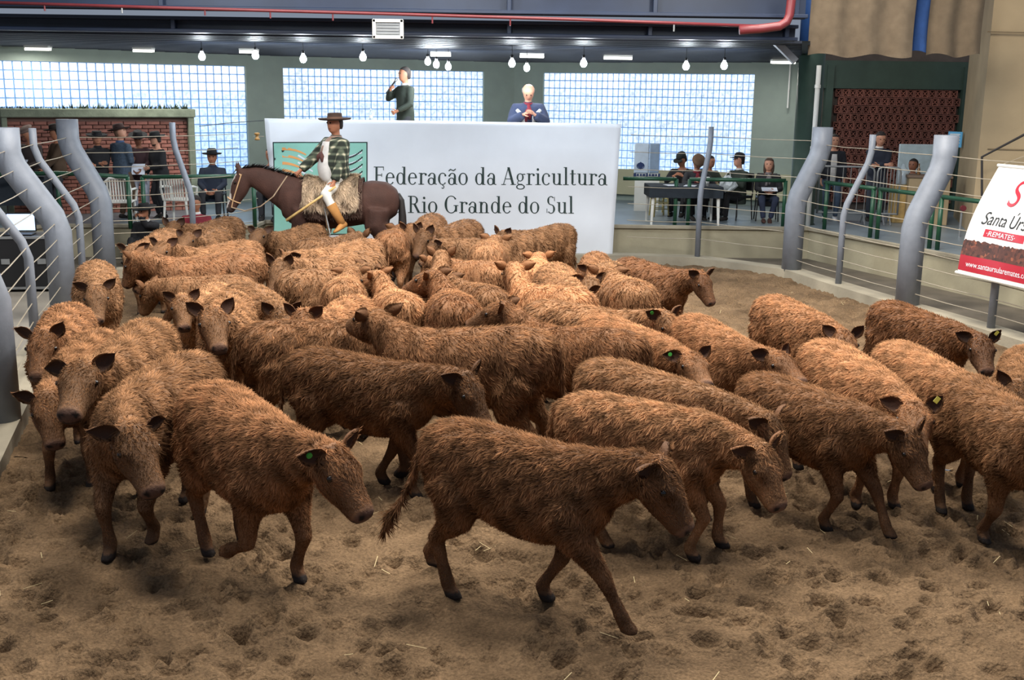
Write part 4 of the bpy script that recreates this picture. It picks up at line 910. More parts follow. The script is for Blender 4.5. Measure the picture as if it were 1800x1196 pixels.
# ------------------------------------------------------------------ people
SKINM = {}
def skin_mat(k):
    c = {'light': (196, 142, 116), 'tan': (170, 114, 86), 'dark': (140, 92, 70)}[k]
    return mat('skin_' + k, srgb(*c), .55, var=.08, vscale=14)
def cloth(name, rgb, **kw): return mat('cloth_' + name, srgb(*rgb), .85, var=kw.pop('var', .14), vscale=kw.pop('vscale', 9), bump=.25, bscale=120, **kw)
eye_me = MB().lathe([(.001, -.011), (.009, -.007), (.012, 0), (.009, .007), (.001, .011)], 8).mesh('eyeball', True)
def person(label, loc, yaw, top, pants, skin='tan', pelvis=(0, 0, .93), lean=0., head=(0., 0.), hands=((.10, .27, .80), (.10, -.27, .80)), feet=((.03, .11, 0), (.03, -.11, 0)), hair=(30, 22, 18),
           hat=None, shoe=(30, 26, 24), s=1.0, bald=False, beard=None, extra=None, knee_pole=(1, 0, .35), elbow=.75, topname='jacket', collar=None, long_hair=False, belly=0., scarf=None, side_lean=0., fists=False, shoename='shoe', boots=None, group=None, bulk=.0):
    root = empty('person', loc, yaw, s, label, 'person', group)
    pz = np.array(pelvis, float)
    upv = np.array([math.sin(lean), side_lean, math.cos(lean)]); upv /= np.linalg.norm(upv)
    fw = np.array([math.cos(lean), 0, -math.sin(lean)]); fw -= upv * (fw @ upv); fw /= np.linalg.norm(fw); lf = np.cross(upv, fw)
    at = lambda h, f=0., l=0.: pz + upv * h + fw * f + lf * l
    tors = [(-.09, .105, .085, .0), (-.04, .158, .115, -.005), (.06, .165, .118, 0), (.16, .152, .108 + belly, .005 + belly), (.27, .155, .112 + belly * .6, .005 + belly * .6), (.38, .175, .118, .0), (.455, .168, .10, -.01), (.50, .11, .08, -.015), (.525, .06, .06, -.012)]
    neck = at(.50, -.012); hyaw, hpit = head
    hf_ = fw * math.cos(hyaw) + lf * math.sin(hyaw); hu_ = upv * .75 + AZ * .25; hu_ /= np.linalg.norm(hu_)
    hf2 = hf_ * math.cos(hpit) + hu_ * math.sin(hpit); hf2 -= 0; hu2 = hu_ * math.cos(hpit) - hf_ * math.sin(hpit); hl2 = np.cross(hu2, hf2)
    hc = neck + hu_ * .205 + hf_ * (.02 - .05 * math.sin(hpit) * 0)
    # arms and legs
    A = []
    for i, sg in enumerate((1, -1)):
        sh = at(.445, -.005, sg * .193); hd = np.asarray(hands[i], float)
        el, wr = ik(sh, hd, .285, .255, np.array([-.45, sg * elbow, -.55])); A.append((sh, el, wr))
    G = []
    for i, sg in enumerate((1, -1)):
        hp = at(-.03, 0, sg * .095); ft = np.asarray(feet[i], float) + np.array([0, 0, .085])
        kp_ = np.array(knee_pole, float); kp_[1] += sg * .15
        kn, an = ik(hp, ft, .43, .42, kp_); G.append((hp, kn, an))
    mb = MB()
    mb.add(*loft([(at(h, f), lf, fw, w_, d_, 2.2) for h, w_, d_, f in tors], 18))
    mb.tube([neck - upv * .03, neck + hu_ * .05, hc - hu2 * .05], [.068, .058, .056], 12)
    hr = [(-.118, .028, .035, .035), (-.10, .05, .058, .026), (-.06, .065, .078, .012), (-.01, .073, .09, .004), (.035, .077, .097, -.002), (.075, .073, .092, -.006), (.105, .054, .068, -.008), (.122, .02, .03, -.008)]
    hr = [(a_ * .97, b_ * 1.2 + .003, c_ * 1.1 + .002, d_) for a_, b_, c_, d_ in hr]
    mb.add(*loft([(hc + hu2 * h + hf2 * f, hl2, hf2, w_, d_, 2.1) for h, w_, d_, f in hr], 16))
    mb.add(*loft([(hc + hf2 * .082 + hu2 * .025, hl2, hf2, .009, .012, 2), (hc + hf2 * .098 - hu2 * .01, hl2, hf2, .012, .018, 2), (hc + hf2 * .10 - hu2 * .026, hl2, hf2, .016, .018, 2), (hc + hf2 * .09 - hu2 * .036, hl2, hf2, .008, .008, 2)], 8))
    for sg in (1, -1):
        mb.add(*loft([(hc + hl2 * sg * .072 - hu2 * .03 - hf2 * .005, hf2, hl2, .012, .012, 2), (hc + hl2 * sg * .08 + hu2 * .0 - hf2 * .008, hf2, hl2, .018, .012, 2), (hc + hl2 * sg * .078 + hu2 * .028 - hf2 * .012, hf2, hl2, .014, .012, 2)], 8))
    for sh, el, wr in A: mb.tube([sh, sh * .5 + el * .5, el, el * .6 + wr * .4, wr], [.055, .048, .042, .042, .03], 10)
    for hp, kn, an in G: mb.tube([hp, hp * .6 + kn * .4, kn, kn * .6 + an * .4, an], [.085, .078, .056, .055, .038], 10)
    hands_geo = MB()
    for (sh, el, wr), sg in zip(A, (1, -1)):
        d = wr - el; d /= np.linalg.norm(d); inw = -lf * sg; inw = inw - d * (inw @ d); inw /= np.linalg.norm(inw) + 1e-9; sd = np.cross(d, inw)
        mb.add(*loft([(wr - d * .01, sd, inw, .026, .02, 2), (wr + d * .03, sd, inw, .036, .018, 2.2), (wr + d * .075, sd, inw, .04, .016, 2.3), (wr + d * .095, sd, inw, .036, .012, 2)], 10))
        cu = .9 if fists else .35
        for k, (o_, ln) in enumerate(((-.03, .066), (-.01, .076), (.01, .072), (.03, .058))):
            b0 = wr + d * .088 + sd * o_; p1 = b0 + (d * math.cos(cu) + inw * math.sin(cu)) * ln * .45; p2 = p1 + (d * math.cos(cu * 2) + inw * math.sin(cu * 2)) * ln * .35; p3 = p2 + (d * math.cos(cu * 2.8) + inw * math.sin(cu * 2.8)) * ln * .28
            hands_geo.tube([b0 - d * .02, b0, p1, p2, p3], [.0095, .0095, .009, .008, .006], 6)
        b0 = wr + d * .03 - sd * .03; tdir = -sd * .75 + d * .6 + inw * .35; tdir /= np.linalg.norm(tdir); hands_geo.tube([b0 - tdir * .015, b0 + tdir * .03, b0 + tdir * .05 + d * .02 + inw * .01], [.012, .011, .007], 6)
    def done(me):
        V = verts_of(me); polys = [tuple(p.vertices) for p in me.polygons]; n0 = len(V); bpy.data.meshes.remove(me)
        m2 = mesh_from(np.concatenate([V, np.array(hands_geo.V)]), polys + [tuple(i + n0 for i in f) for f in hands_geo.F], 'body', True)
        obj('body', m2, skin_mat(skin), root)
    job(mb, .020, 1, done)
    # garments
    g = MB(); tk = .028 + bulk
    g.add(*loft([(at(h, f), lf, fw, w_ + tk, d_ + tk, 2.3) for h, w_, d_, f in ([(-.16, .165, .125, 0)] + tors[1:-1])], 18))
    if collar is not None: g.tube([neck - upv * .02, neck + hu_ * .045], [.075, .07], 12)
    for sh, el, wr in A: g.tube([at(.43, 0, .1 if (sh - pz) @ lf > 0 else -.1), sh, sh * .5 + el * .5, el, el * .5 + wr * .5, wr - (wr - el) / np.linalg.norm(wr - el) * .01], np.array([.085, .078, .07, .062, .057, .047]) + bulk * .7, 10)
    job(g, .026, 2, lambda me: obj(topname, me, top, root))
    t = MB()
    t.add(*loft([(at(h, f), lf, fw, w_, d_, 2.2) for h, w_, d_, f in ((-.12, .11, .09, 0), (-.07, .165, .125, -.005), (.02, .175, .128, 0), (.08, .168, .122, 0))], 16))
    for hp, kn, an in G:
        e_ = kn * .35 + an * .65 if boots else an
        t.tube([hp, hp * .6 + kn * .4, kn, kn * .6 + an * .4, e_], [.10, .094, .074, .066, .056], 10)
    job(t, .028, 2, lambda me: obj('trousers', me, pants, root))
    SH = cloth('shoe_%d_%d_%d' % tuple(shoe), shoe)
    for (hp, kn, an), ft in zip(G, feet):
        d = np.array([1., 0, 0]); sl = kn - an; sl /= np.linalg.norm(sl); d = d - sl * (d @ sl); d /= np.linalg.norm(d); lat = np.cross(sl, d)
        sm = MB(); sm.add(*loft([(an - d * .055 - sl * .05, lat, sl, .03, .025, 2), (an - d * .04 - sl * .045, lat, sl, .042, .042, 2.4), (an + d * .03 - sl * .045, lat, sl, .045, .045, 2.4), (an + d * .11 - sl * .06, lat, sl, .047, .03, 2.4), (an + d * .17 - sl * .065, lat, sl, .038, .02, 2.2), (an + d * .19 - sl * .068, lat, sl, .015, .012, 2)], 12))
        if boots: sm.tube([an - sl * .03, an + sl * .12, an + sl * .27], [.052, .058, .07], 12)
        sm.build('boot' if boots else shoename, SH if not boots else boots, root, smooth=True)
    # face and head
    for sg in (1, -1):
        e = obj('eye', eye_me, EYE, root); e.location = hc + hf2 * .098 + hl2 * sg * .034 + hu2 * .018
    V, F = tube([hc + hf2 * .094 + hl2 * .026 - hu2 * .062, hc + hf2 * .101 - hu2 * .06, hc + hf2 * .094 - hl2 * .026 - hu2 * .062], [.003, .005, .003], 6)
    MB().add(V, F).build('mouth', mat('lips', srgb(120, 66, 58), .6), root)
    HM = mat('hair_%d_%d_%d' % tuple(hair), srgb(*hair), .7, var=.2, vscale=30, bump=.5, bscale=150)
    hm = MB()
    if bald:
        hm.add(*loft([(hc + hu2 * h + hf2 * f, hl2, hf2, w_, d_, 2) for h, w_, d_, f in ((-.06, .088, .05, -.055), (-.02, .104, .066, -.045), (.03, .105, .068, -.045), (.05, .08, .05, -.055))], 14))
    else:
        hm.add(*loft([(hc + hu2 * h + hf2 * f, hl2, hf2, w_, d_, 2.1) for h, w_, d_, f in ((-.075, .058, .045, -.06), (-.04, .086, .068, -.045), (.02, .096, .085, -.032), (.06, .097, .10, -.016), (.10, .083, .09, -.01), (.132, .046, .055, -.01), (.145, .012, .018, -.01))], 16))
    if long_hair:
        for sg in (1, -1): hm.tube([hc + hl2 * sg * .06 + hu2 * .06 - hf2 * .01, hc + hl2 * sg * .078 - hu2 * .03 - hf2 * .005, hc + hl2 * sg * .08 - hu2 * .13, hc + hl2 * sg * .07 - hu2 * .21 + hf2 * .02], [.035, .035, .032, .012], 10)
    hm.build('hair', HM, root, smooth=True)
    if beard:
        bm2 = MB(); bm2.add(*loft([(hc + hu2 * h + hf2 * f, hl2, hf2, w_, d_, 2) for h, w_, d_, f in ((-.13, .03, .03, .05), (-.115, .052, .055, .04), (-.085, .066, .066, .028), (-.05, .068, .05, .02))], 14)); bm2.build('beard', mat('hair_%d_%d_%d' % tuple(beard), srgb(*beard), .8, var=.2, vscale=30), root, smooth=True)
    if collar is not None:
        c = MB().tube([neck - upv * .01, neck + hu_ * .03, neck + hu_ * .055], [.082, .079, .07], 14); c.build('collar', collar, root, smooth=True)
    if scarf is not None:
        m_ = MB().tube([neck + hu_ * .0, neck + hu_ * .045], [.09, .075], 14); m_.tube([neck + fw * .085 + hu_ * .02, at(.42, .135 + bulk, .02), at(.30, .15 + belly + bulk, .015)], [.025, .04, .02], 8); m_.tube([neck + fw * .085 + hu_ * .02, at(.40, .135 + bulk, -.03), at(.27, .15 + belly + bulk, -.05)], [.02, .035, .03], 8)
        m_.build('neckerchief', scarf, root, smooth=True)
    HT = None
    if hat:
        kind, rgb, tilt = hat; HT = cloth('hat_%d_%d_%d' % tuple(rgb), rgb, var=.1)
        c0 = hc + hu2 * .062 - hf2 * .008; u_ = hu2 * math.cos(tilt) - hf2 * math.sin(tilt); f_ = hf2 * math.cos(tilt) + hu2 * math.sin(tilt); M = np.stack([f_, hl2, u_], 1) * 1.1
        h = MB(); 
        if kind == 'brim':
            h.lathe([(.08, -.006), (.125, -.012), (.165, -.006), (.185, .010), (.187, .016), (.165, .004), (.125, -.004), (.092, .004), (.09, .05), (.082, .085), (.06, .098), (.03, .088), (.002, .084)], 26, sx=1.08, sy=.94)
        elif kind == 'flat':
            h.lathe([(.08, -.006), (.14, -.014), (.185, -.008), (.20, .006), (.202, .012), (.18, .0), (.13, -.004), (.09, .006), (.088, .06), (.083, .072), (.05, .076), (.002, .076)], 26, sx=1.06, sy=.96)
        elif kind == 'cap':
            h.lathe([(.089, -.012), (.094, .02), (.086, .058), (.06, .085), (.02, .096), (.002, .097)], 20, sx=1.1, sy=.92)
            V = []; F = []
            for q in range(9):
                a = (q / 8 - .5) * 2.2
                for r_, z_ in ((.085, -.004), (.155, -.016), (.153, -.024), (.083, -.014)): V.append((r_ * math.cos(a) * 1.12 + .01, r_ * math.sin(a) * .8, z_))
            for q in range(8):
                for j in range(4): F.append((q * 4 + j, q * 4 + (j + 1) % 4, (q + 1) * 4 + (j + 1) % 4, (q + 1) * 4 + j))
            F.append((0, 1, 2, 3)); F.append((35, 34, 33, 32)); h.add(V, F)
        elif kind == 'beret':
            h.lathe([(.085, -.006), (.092, .0), (.13, .025), (.128, .045), (.08, .068), (.002, .075)], 22, sx=1.0, sy=.96)
        h2 = MB().add((M @ np.array(h.V).T).T + c0, h.F); ho = h2.build('hat', HT, root, smooth=True)
        if kind in ('brim', 'flat'):
            b_ = MB().lathe([(.0935, .006), (.0925, .03)], 24, sx=1.08 if kind == 'brim' else 1.06, sy=.96); MB().add((M @ np.array(b_.V).T).T + c0, b_.F[:-2]).build('hat_band', cloth('band_%d' % rgb[0], tuple(int(v * (.5 if kind == 'brim' else 1.6)) for v in rgb)), ho)
    if extra: extra(root, at, A, hc, hf2, hl2, hu2, fw, lf, upv)
    return root
def gpos(px, py, z): p = onz(px, py, z); return (float(p[0]), float(p[1]))
def stand(px, py_head, Y, z0, hgt=1.76):
    """position of someone on a floor at z0 whose head shows at px"""
    p = ony(px, py_head, Y); return (float(p[0]), float(p[1]), z0)
FACE = -PI / 2          # facing the camera
STD = dict()
BLKC = cloth('black', (26, 26, 30)); NAVC = cloth('navy', (34, 42, 58)); BRNC = cloth('brown', (74, 56, 40)); JEAN = cloth('denim', (62, 78, 98)); GRNC = cloth('dark_green', (40, 48, 40)); GREYW = cloth('grey_white', (200, 198, 196)); CHAR = cloth('charcoal', (44, 44, 48)); REDC = cloth('dark_red', (120, 30, 44)); BLUC = cloth('blue_shirt', (70, 92, 130))
PAPER = mat('paper', srgb(214, 220, 232), .7, var=.03)
def sheet(root, p, size=(.21, .29), tilt=.9, rz=0.):
    M = Matrix.Rotation(rz, 3, 'Z') @ Matrix.Rotation(tilt, 3, 'Y')
    q = root.matrix_basis @ Vector(p)
    o = MB().box((0, 0, 0), (size[0], size[1], .004), M=Matrix.Rotation(root.rotation_euler.z, 3, 'Z') @ M).build('paper_sheet', PAPER, None, tuple(q)); return o
# the group in front of the brick booth
bt = 'people standing by the brick booth'
person('person in a brown coat with a tweed cap looking down at papers', stand(58, 240, 20.2, PZ), FACE - .4, cloth('dark_blue_brown', (58, 48, 46)), CHAR, 'tan', lean=.18, head=(-.3, -.5), hands=((.33, .12, 1.02), (.33, -.10, 1.02)), hair=(120, 104, 92), hat=('beret', (112, 92, 84), .1), group=bt,
       extra=lambda r, *a: tag(sheet(r, (.38, 0, 1.06)), 'white papers held by the person in the tweed cap', 'paper'), s=0.94)
person('person in a brown coat and brown brimmed hat looking sideways', stand(98, 232, 20.3, PZ), FACE - .9, BRNC, CHAR, 'tan', head=(-.4, -.15), hands=((.3, .1, .95), (.28, -.15, .98)), hat=('brim', (52, 42, 36), .0), group=bt, s=0.945)
person('person in black with a wide black hat tilted back', stand(170, 238, 20.3, PZ), FACE + .25, BLKC, BLKC, 'tan', head=(.2, .05), hands=((.22, -.05, 1.10), (.22, .05, 1.14)), hat=('flat', (22, 22, 24), -.15), hair=(24, 20, 18), group=bt, collar=BLKC, s=0.89)
person('person in a long blue grey coat seen from the back looking up', stand(210, 222, 20.35, PZ), FACE + 2.6, cloth('blue_grey_check', (58, 72, 88), var=.3, vscale=30), BRNC, 'light', head=(-1.1, .3), hands=((.18, .05, 1.12), (.18, -.05, 1.08)), hat=('brim', (58, 38, 34), -.1), hair=(110, 80, 60), s=0.955, group=bt, collar=BLUC)
def fed(r, at, A, *a):
    tag(sheet(r, (.36, 0, 1.02), tilt=1.1), 'white papers held by the person in vest and white sleeves', 'paper')
person('person in a dark vest with white sleeves and dark hat reading papers', stand(242, 234, 20.75, PZ), FACE + .15, cloth('maroon_vest', (62, 40, 44)), cloth('white_apron', (168, 172, 186)), 'dark', head=(.1, -.35), hands=((.33, .10, 1.0), (.33, -.08, 1.0)), hat=('brim', (28, 28, 30), .05), s=0.88, group=bt, extra=fed)
person('bearded person in a black coat and black hat leaning towards the paper reader', stand(279, 234, 20.55, PZ), FACE - .75, BLKC, BLKC, 'light', lean=.12, head=(-.25, -.1), hands=((.25, .0, 1.05), (.2, -.25, .9)), hat=('brim', (24, 24, 26), .08), beard=(60, 44, 36), s=0.88, group=bt)
person('person in a navy coat and black hat sitting against the bright glass', (*ony(372, 262, 20.75)[:2], PZ + .0), FACE + .1, NAVC, CHAR, 'tan', pelvis=(0, 0, .47), head=(.05, -.05), hands=((.3, .1, .55), (.3, -.1, .55)), feet=((.42, .14, 0), (.42, -.14, 0)), hat=('brim', (20, 20, 24), .05), collar=NAVC, s=0.95)
# the two seated low behind the ring fence
person('bearded man in a black suit and hat sitting with his hand at his chin', (*ony(257, 365, 18.95)[:2], .03), FACE - .15, BLKC, BLKC, 'tan', pelvis=(0, 0, .26), lean=.1, head=(-.35, -.05), hands=((.20, -.02, .86), (.30, -.05, .42)), feet=((.55, .14, 0), (.55, -.14, 0)), hat=('flat', (18, 18, 20), .0), beard=(40, 28, 24), collar=GREYW, fists=True, s=0.93)
person('person in a dark red sweater with a pale collar sitting behind the fence', (*ony(345, 378, 19.2)[:2], .03), FACE + .1, REDC, CHAR, 'tan', pelvis=(0, 0, .30), head=(-.2, -.2), hands=((.3, .12, .35), (.3, -.12, .35)), feet=((.5, .14, 0), (.5, -.14, 0)), hair=(34, 24, 20), collar=GREYW, topname='sweater', s=1.0)
# jeans-clad person at the equipment case, mostly past the frame edge
person('person in jeans and white sneakers sitting by the black equipment case', (*onz(-62, 500, .035)[:2], .035), .45, cloth('red_check', (110, 50, 46)), JEAN, 'tan', pelvis=(0, 0, .5), lean=.2, hands=((.4, .2, .75), (.4, -.2, .75)), feet=((.45, .12, 0), (.35, -.12, 0)), shoe=(196, 198, 204))
# podium
def mic(root, at, A, hc, hf2, hl2, hu2, *a):
    w_ = A[1][2]; p = root.matrix_basis @ Vector(hc + hf2 * .14 - hu2 * .075); q = root.matrix_basis @ Vector(w_ + np.array([.03, .0, .0]))
    p, q = np.array(p), np.array(q); e = empty('microphone', tuple(q), 0, 1, 'black handheld microphone at the announcer mouth', 'microphone'); d = (p - q)
    MB().tube([-d * .35, d * .75], [.012, .016], 8).build('handle', BLKP, e); MB().tube([d * .75, d * .8, d * .95, d * 1.02], [.018, .026, .026, .012], 10).build('mic_head', STEEL, e)
PODZ = 1.60
person('announcer in a dark green sweater speaking into a microphone', (*ony(712, 165, 21.0)[:2], PODZ), FACE - .95, GRNC, CHAR, 'tan', head=(-.1, .05), hands=((.25, .16, 1.0), (.26, -.07, 1.37)), hair=(52, 46, 44), bald=False, collar=GREYW, topname='sweater', extra=mic, fists=True, s=1.02)
def stripes(root, at, A, *a):
    m = MB()
    for sg in (1, -1):
        for p0, p1 in ((at(.44, .13, sg * .19), at(.36, .185, sg * .09)), (at(.36, .185, sg * .09), at(.20, .195, sg * .085))): 
            m.tube([p0, (p0 + p1) / 2 + at(0, .012) - at(0), p1], .03, 6)
    m.build('jacket_stripe', GREYW, root)
    gl = MB()
person('bald man in a navy jacket with white stripes sitting at the podium looking down', (*ony(928, 185, 20.95)[:2], PODZ - .1), FACE + .05, cloth('navy_jacket', (46, 56, 84)), CHAR, 'light', pelvis=(0, 0, .60), lean=.14, head=(0, -.5), hands=((.36, .09, .95), (.36, -.09, .95)), feet=((.42, .14, .1), (.42, -.14, .1)), bald=True, hair=(150, 140, 132), collar=NAVC, extra=stripes, s=1.14, scarf=REDC, bulk=.035)
person('person in a dark cap seated behind the banner so only the cap shows', (*ony(1040, 212, 21.1)[:2], PODZ - .33), FACE, CHAR, CHAR, 'tan', pelvis=(0, 0, .36), feet=((.4, .12, .34), (.4, -.12, .34)), hands=((.3, .1, .4), (.3, -.1, .4)), hat=('cap', (30, 26, 28), .0), s=0.93)
person('person in dark clothes half hidden behind the banner edge next to the horse', (*ony(476, 275, 20.75)[:2], PZ), FACE, NAVC, CHAR, 'tan', pelvis=(0, 0, .5), feet=((.4, .12, 0), (.4, -.12, 0)), hands=((.3, .1, .55), (.3, -.1, .55)), s=0.97)
# judges table
person('person in a black coat and dark cap bent over behind the judges table', (*ony(1203, 270, 22.3)[:2], PZ), FACE - .4, BLKC, CHAR, 'tan', pelvis=(0, 0, .46), lean=.25, head=(-.5, -.3), feet=((.4, .12, 0), (.4, -.12, 0)), hands=((.4, .1, .82), (.4, -.1, .82)), hat=('cap', (30, 36, 34), 0), s=0.96)
person('person with a red tie and brown beret writing at the judges table', (*ony(1222, 285, 21.75)[:2], PZ), FACE + .1, CHAR, BLKC, 'light', pelvis=(0, 0, .46), lean=.32, head=(0, -.75), feet=((.4, .12, 0), (.4, -.12, 0)), hands=((.48, .16, .80), (.48, -.12, .80)), hair=(96, 76, 58), hat=('beret', (96, 72, 52), .1), collar=GREYW, scarf=REDC, s=0.95)
person('person in a green jacket half hidden at the end of the judges table', (*ony(1245, 290, 22.5)[:2], PZ), FACE + .5, GRNC, CHAR, 'tan', pelvis=(0, 0, .46), lean=.1, feet=((.4, .12, 0), (.4, -.12, 0)), hands=((.35, .1, .75), (.35, -.1, .75)), s=0.9)
person('person in a dark cap and green jacket sitting sideways at the judges table', (*ony(1300, 280, 21.6)[:2], PZ), FACE - 1.0, GRNC, BLKC, 'light', pelvis=(0, 0, .47), head=(-.35, 0), feet=((.40, .1, 0), (.46, -.12, 0)), hands=((.30, .08, .78), (.30, -.08, .76)), hat=('cap', (26, 26, 28), .1), collar=GREYW, s=0.96)
def wpaper(r, *a): tag(sheet(r, (.36, 0, .68), tilt=.25), 'white sheet on the knees of the seated woman', 'paper')
person('woman in a black jacket and grey scarf sitting with papers beside the column', (*ony(1352, 290, 21.45)[:2], PZ), FACE - .12, BLKC, cloth('dark_denim', (36, 44, 66)), 'light', pelvis=(0, 0, .46), head=(-.15, -.05), feet=((.38, .05, 0), (.45, -.1, 0)), hands=((.34, .1, .64), (.34, -.08, .64)), hair=(70, 52, 40), long_hair=True, scarf=cloth('grey_scarf', (110, 104, 104)), extra=wpaper, shoe=(70, 44, 36), s=0.92)
# right-hand spectators
person('young man in a black jacket over a white shirt standing by the railing', (*ony(1466, 250, 21.7)[:2], PZ), FACE - .05, cloth('black_jacket', (30, 32, 40)), JEAN, 'light', head=(.05, 0), hands=((.12, .24, .82), (.12, -.24, .82)), feet=((.05, .12, 0), (.05, -.1, 0)), hair=(36, 28, 26), shoe=(206, 208, 214), extra=lambda root, at, A, *a: MB().add(*loft([(at(h, .14), np.array([0, 1., 0]), np.array([1., 0, 0]), w_, .018, 2.4) for h, w_ in ((-.16, .055), (.1, .06), (.3, .065), (.44, .05))], 12)).build('shirt', GREYW, root, smooth=True), s=0.93)
person('man in a navy jacket leaning with folded arms on the metal barrier', (*ony(1546, 245, 21.6)[:2], PZ), FACE - .1, cloth('dark_navy', (28, 34, 50)), cloth('dark_trousers', (44, 50, 60)), 'light', lean=.12, head=(.1, -.15), hands=((.34, -.06, 1.12), (.33, .08, 1.14)), hair=(34, 26, 24), s=0.97, collar=GREYW)
person('man in a blue shirt sitting in front of the white panel', (*ony(1606, 290, 22.1)[:2], PZ), FACE - .2, BLUC, CHAR, 'dark', pelvis=(0, 0, .44), head=(-.5, 0), feet=((.42, .12, 0), (.42, -.12, 0)), hands=((.35, .12, .75), (.35, -.12, .75)), hair=(28, 24, 22), topname='shirt', s=0.92)
# ------------------------------------------------------------------ podium and the large white banner
BY = 20.06
pz0 = ony(480, 213, BY); X0, X1 = float(ony(478, 300, BY + .2)[0]), float(ony(1070, 300, BY + .2)[0]); BT = float(ony(780, 214, BY)[2])
pod = empty('podium', ((X0 + X1) / 2, 21.2, PZ), 0, 1, 'announcer podium behind the big white banner', 'podium'); PW = X1 - X0
MB().box((0, .1, PODZ - PZ - .06), (PW, 1.9, .12)).build('deck', WOOD, pod)
MB().box((0, -.93, (BT - PZ) / 2 - .03), (PW, .05, BT - PZ - .06)).build('front_panel', CONCD, pod)
MB().box((0, -.72, BT - PZ - .03), (PW, .42, .04), bev=.008).build('counter', mat('pale_counter', srgb(206, 196, 184), .5), pod)
for sx in (-1, 1): MB().box((sx * (PW / 2 - .03), .1, (PODZ - PZ) / 2 - .06), (.06, 1.9, PODZ - PZ - .12)).build('side_panel', CONCD, pod)
bcorner = [ony(465, 208, BY), ony(1092, 218, BY), ony(1076, 452, BY), ony(487, 441, BY)]
def bsurf(u, v):
    """point on the cloth: u to the right, v downwards"""
    p = (bcorner[0] * (1 - u) + bcorner[1] * u) * (1 - v) + (bcorner[3] * (1 - u) + bcorner[2] * u) * v
    fold = .018 * math.sin(7 * u + 9 * v) * (.3 + v) + .035 * math.exp(-((u - .02) / .06) ** 2) * math.sin(14 * v + 20 * u) + .03 * math.exp(-((u - 1) / .1) ** 2) * math.sin(11 * v - 16 * u) + .03 * max(0, v - .7) * math.sin(18 * u + 22 * v)
    fold += .03 * math.exp(-((u * 1.3 + v * .9 - .22) / .05) ** 2) * (1 - v)
    return p + np.array([0, -fold, 0])
def cloth_grid(fn, nu, nv, th=.006):
    V = []; F = []
    for s_ in (0, 1):
        for j in range(nv + 1):
            for i in range(nu + 1): V.append(fn(i / nu, j / nv) + np.array([0, th * s_, 0]))
    K = (nu + 1) * (nv + 1)
    for s_ in (0, 1):
        for j in range(nv):
            for i in range(nu):
                f = (s_ * K + j * (nu + 1) + i, s_ * K + (j + 1) * (nu + 1) + i, s_ * K + (j + 1) * (nu + 1) + i + 1, s_ * K + j * (nu + 1) + i + 1); F.append(f if s_ == 0 else f[::-1])
    for i in range(nu): F.append((i, i + 1, K + i + 1, K + i)); a = nv * (nu + 1) + i; F.append((a, K + a, K + a + 1, a + 1))
    for j in range(nv): a = j * (nu + 1); F.append((a, K + a, K + a + nu + 1, a + nu + 1)); a += nu; F.append((a, a + nu + 1, K + a + nu + 1, K + a))
    return MB().add(V, F)
VIN = mat('white_banner_vinyl', srgb(220, 224, 230), .6, var=.03, vscale=2)
INK = mat('dark_green_ink', srgb(32, 52, 50), .6, var=.03); TEAL = mat('pale_teal_print', srgb(140, 196, 180), .6, var=.04); ORNG = mat('orange_print', srgb(226, 160, 96), .6, var=.05); BLKI = mat('black_print', srgb(22, 28, 30), .6)
ban = empty('banner', tuple((bcorner[0] + bcorner[2]) / 2), 0, 1, 'large white banner with dark serif lettering and a teal emblem', 'banner'); bc0 = np.array(ban.location)
cloth_grid(lambda u, v: bsurf(u, v) - bc0, 70, 30).build('sheet', VIN, ban, smooth=True)
iu = np.linspace(0, 1, 81)
def on_banner(px, py, lift=.006):
    # photo pixel -> cloth: solve for (u, v) on the flat sheet, then follow its folds
    p = ony(px, py, BY); v = (bcorner[0][2] - p[2]) / (bcorner[0][2] - bcorner[3][2]); v = min(max(v, 0), 1)
    xl = bcorner[0][0] * (1 - v) + bcorner[3][0] * v; xr = bcorner[1][0] * (1 - v) + bcorner[2][0] * v
    u = min(max((p[0] - xl) / (xr - xl), 0), 1); q = bsurf(u, v); return np.array([p[0], q[1] - lift, p[2]]) - bc0
TK, TN = .125, .045
def ARC(cx, cy, rx, ry, a0, a1, tk=TK, tn=TN, n=26):
    out = []; A_ = np.radians(np.linspace(a0, a1, n))
    for a in A_:
        t = tn + (tk - tn) * abs(math.cos(a)) ** 1.3; out.append(((cx + rx * math.cos(a), cy + ry * math.sin(a)), (cx + (rx - t) * math.cos(a), cy + (ry - tn - (t - tn) * .1) * math.sin(a))))
    return [(out[i][0], out[i + 1][0], out[i + 1][1], out[i][1]) for i in range(n - 1)]
def RC(x0, y0, x1, y1): return [((x0, y0), (x1, y0), (x1, y1), (x0, y1))]
def VS(x, y0, y1, w_=TK): return RC(x - w_ / 2, y0, x + w_ / 2, y1)
def SER(x, y, wd, h=.04): return RC(x - wd / 2, y, x + wd / 2, y + h)
def DG(x0, y0, x1, y1, w_): return [((x0 - w_ / 2, y0), (x0 + w_ / 2, y0), (x1 + w_ / 2, y1), (x1 - w_ / 2, y1))]
def DOT(x, y, r): return [tuple((x + r * math.cos(a), y + r * math.sin(a)) for a in np.linspace(0, 2 * PI, 13)[:-1])]
g_a = ARC(.25, .19, .22, .21, 0, 360, .11) + VS(.46, .03, .46) + ARC(.30, .46, .22, .21, 0, 160, .12) + ARC(.56, .1, .1, .1, 190, 300, .05) + DOT(.11, .50, .055)
g_c = ARC(.3, .33, .28, .345, 42, 318) + DOT(.47, .52, .06)
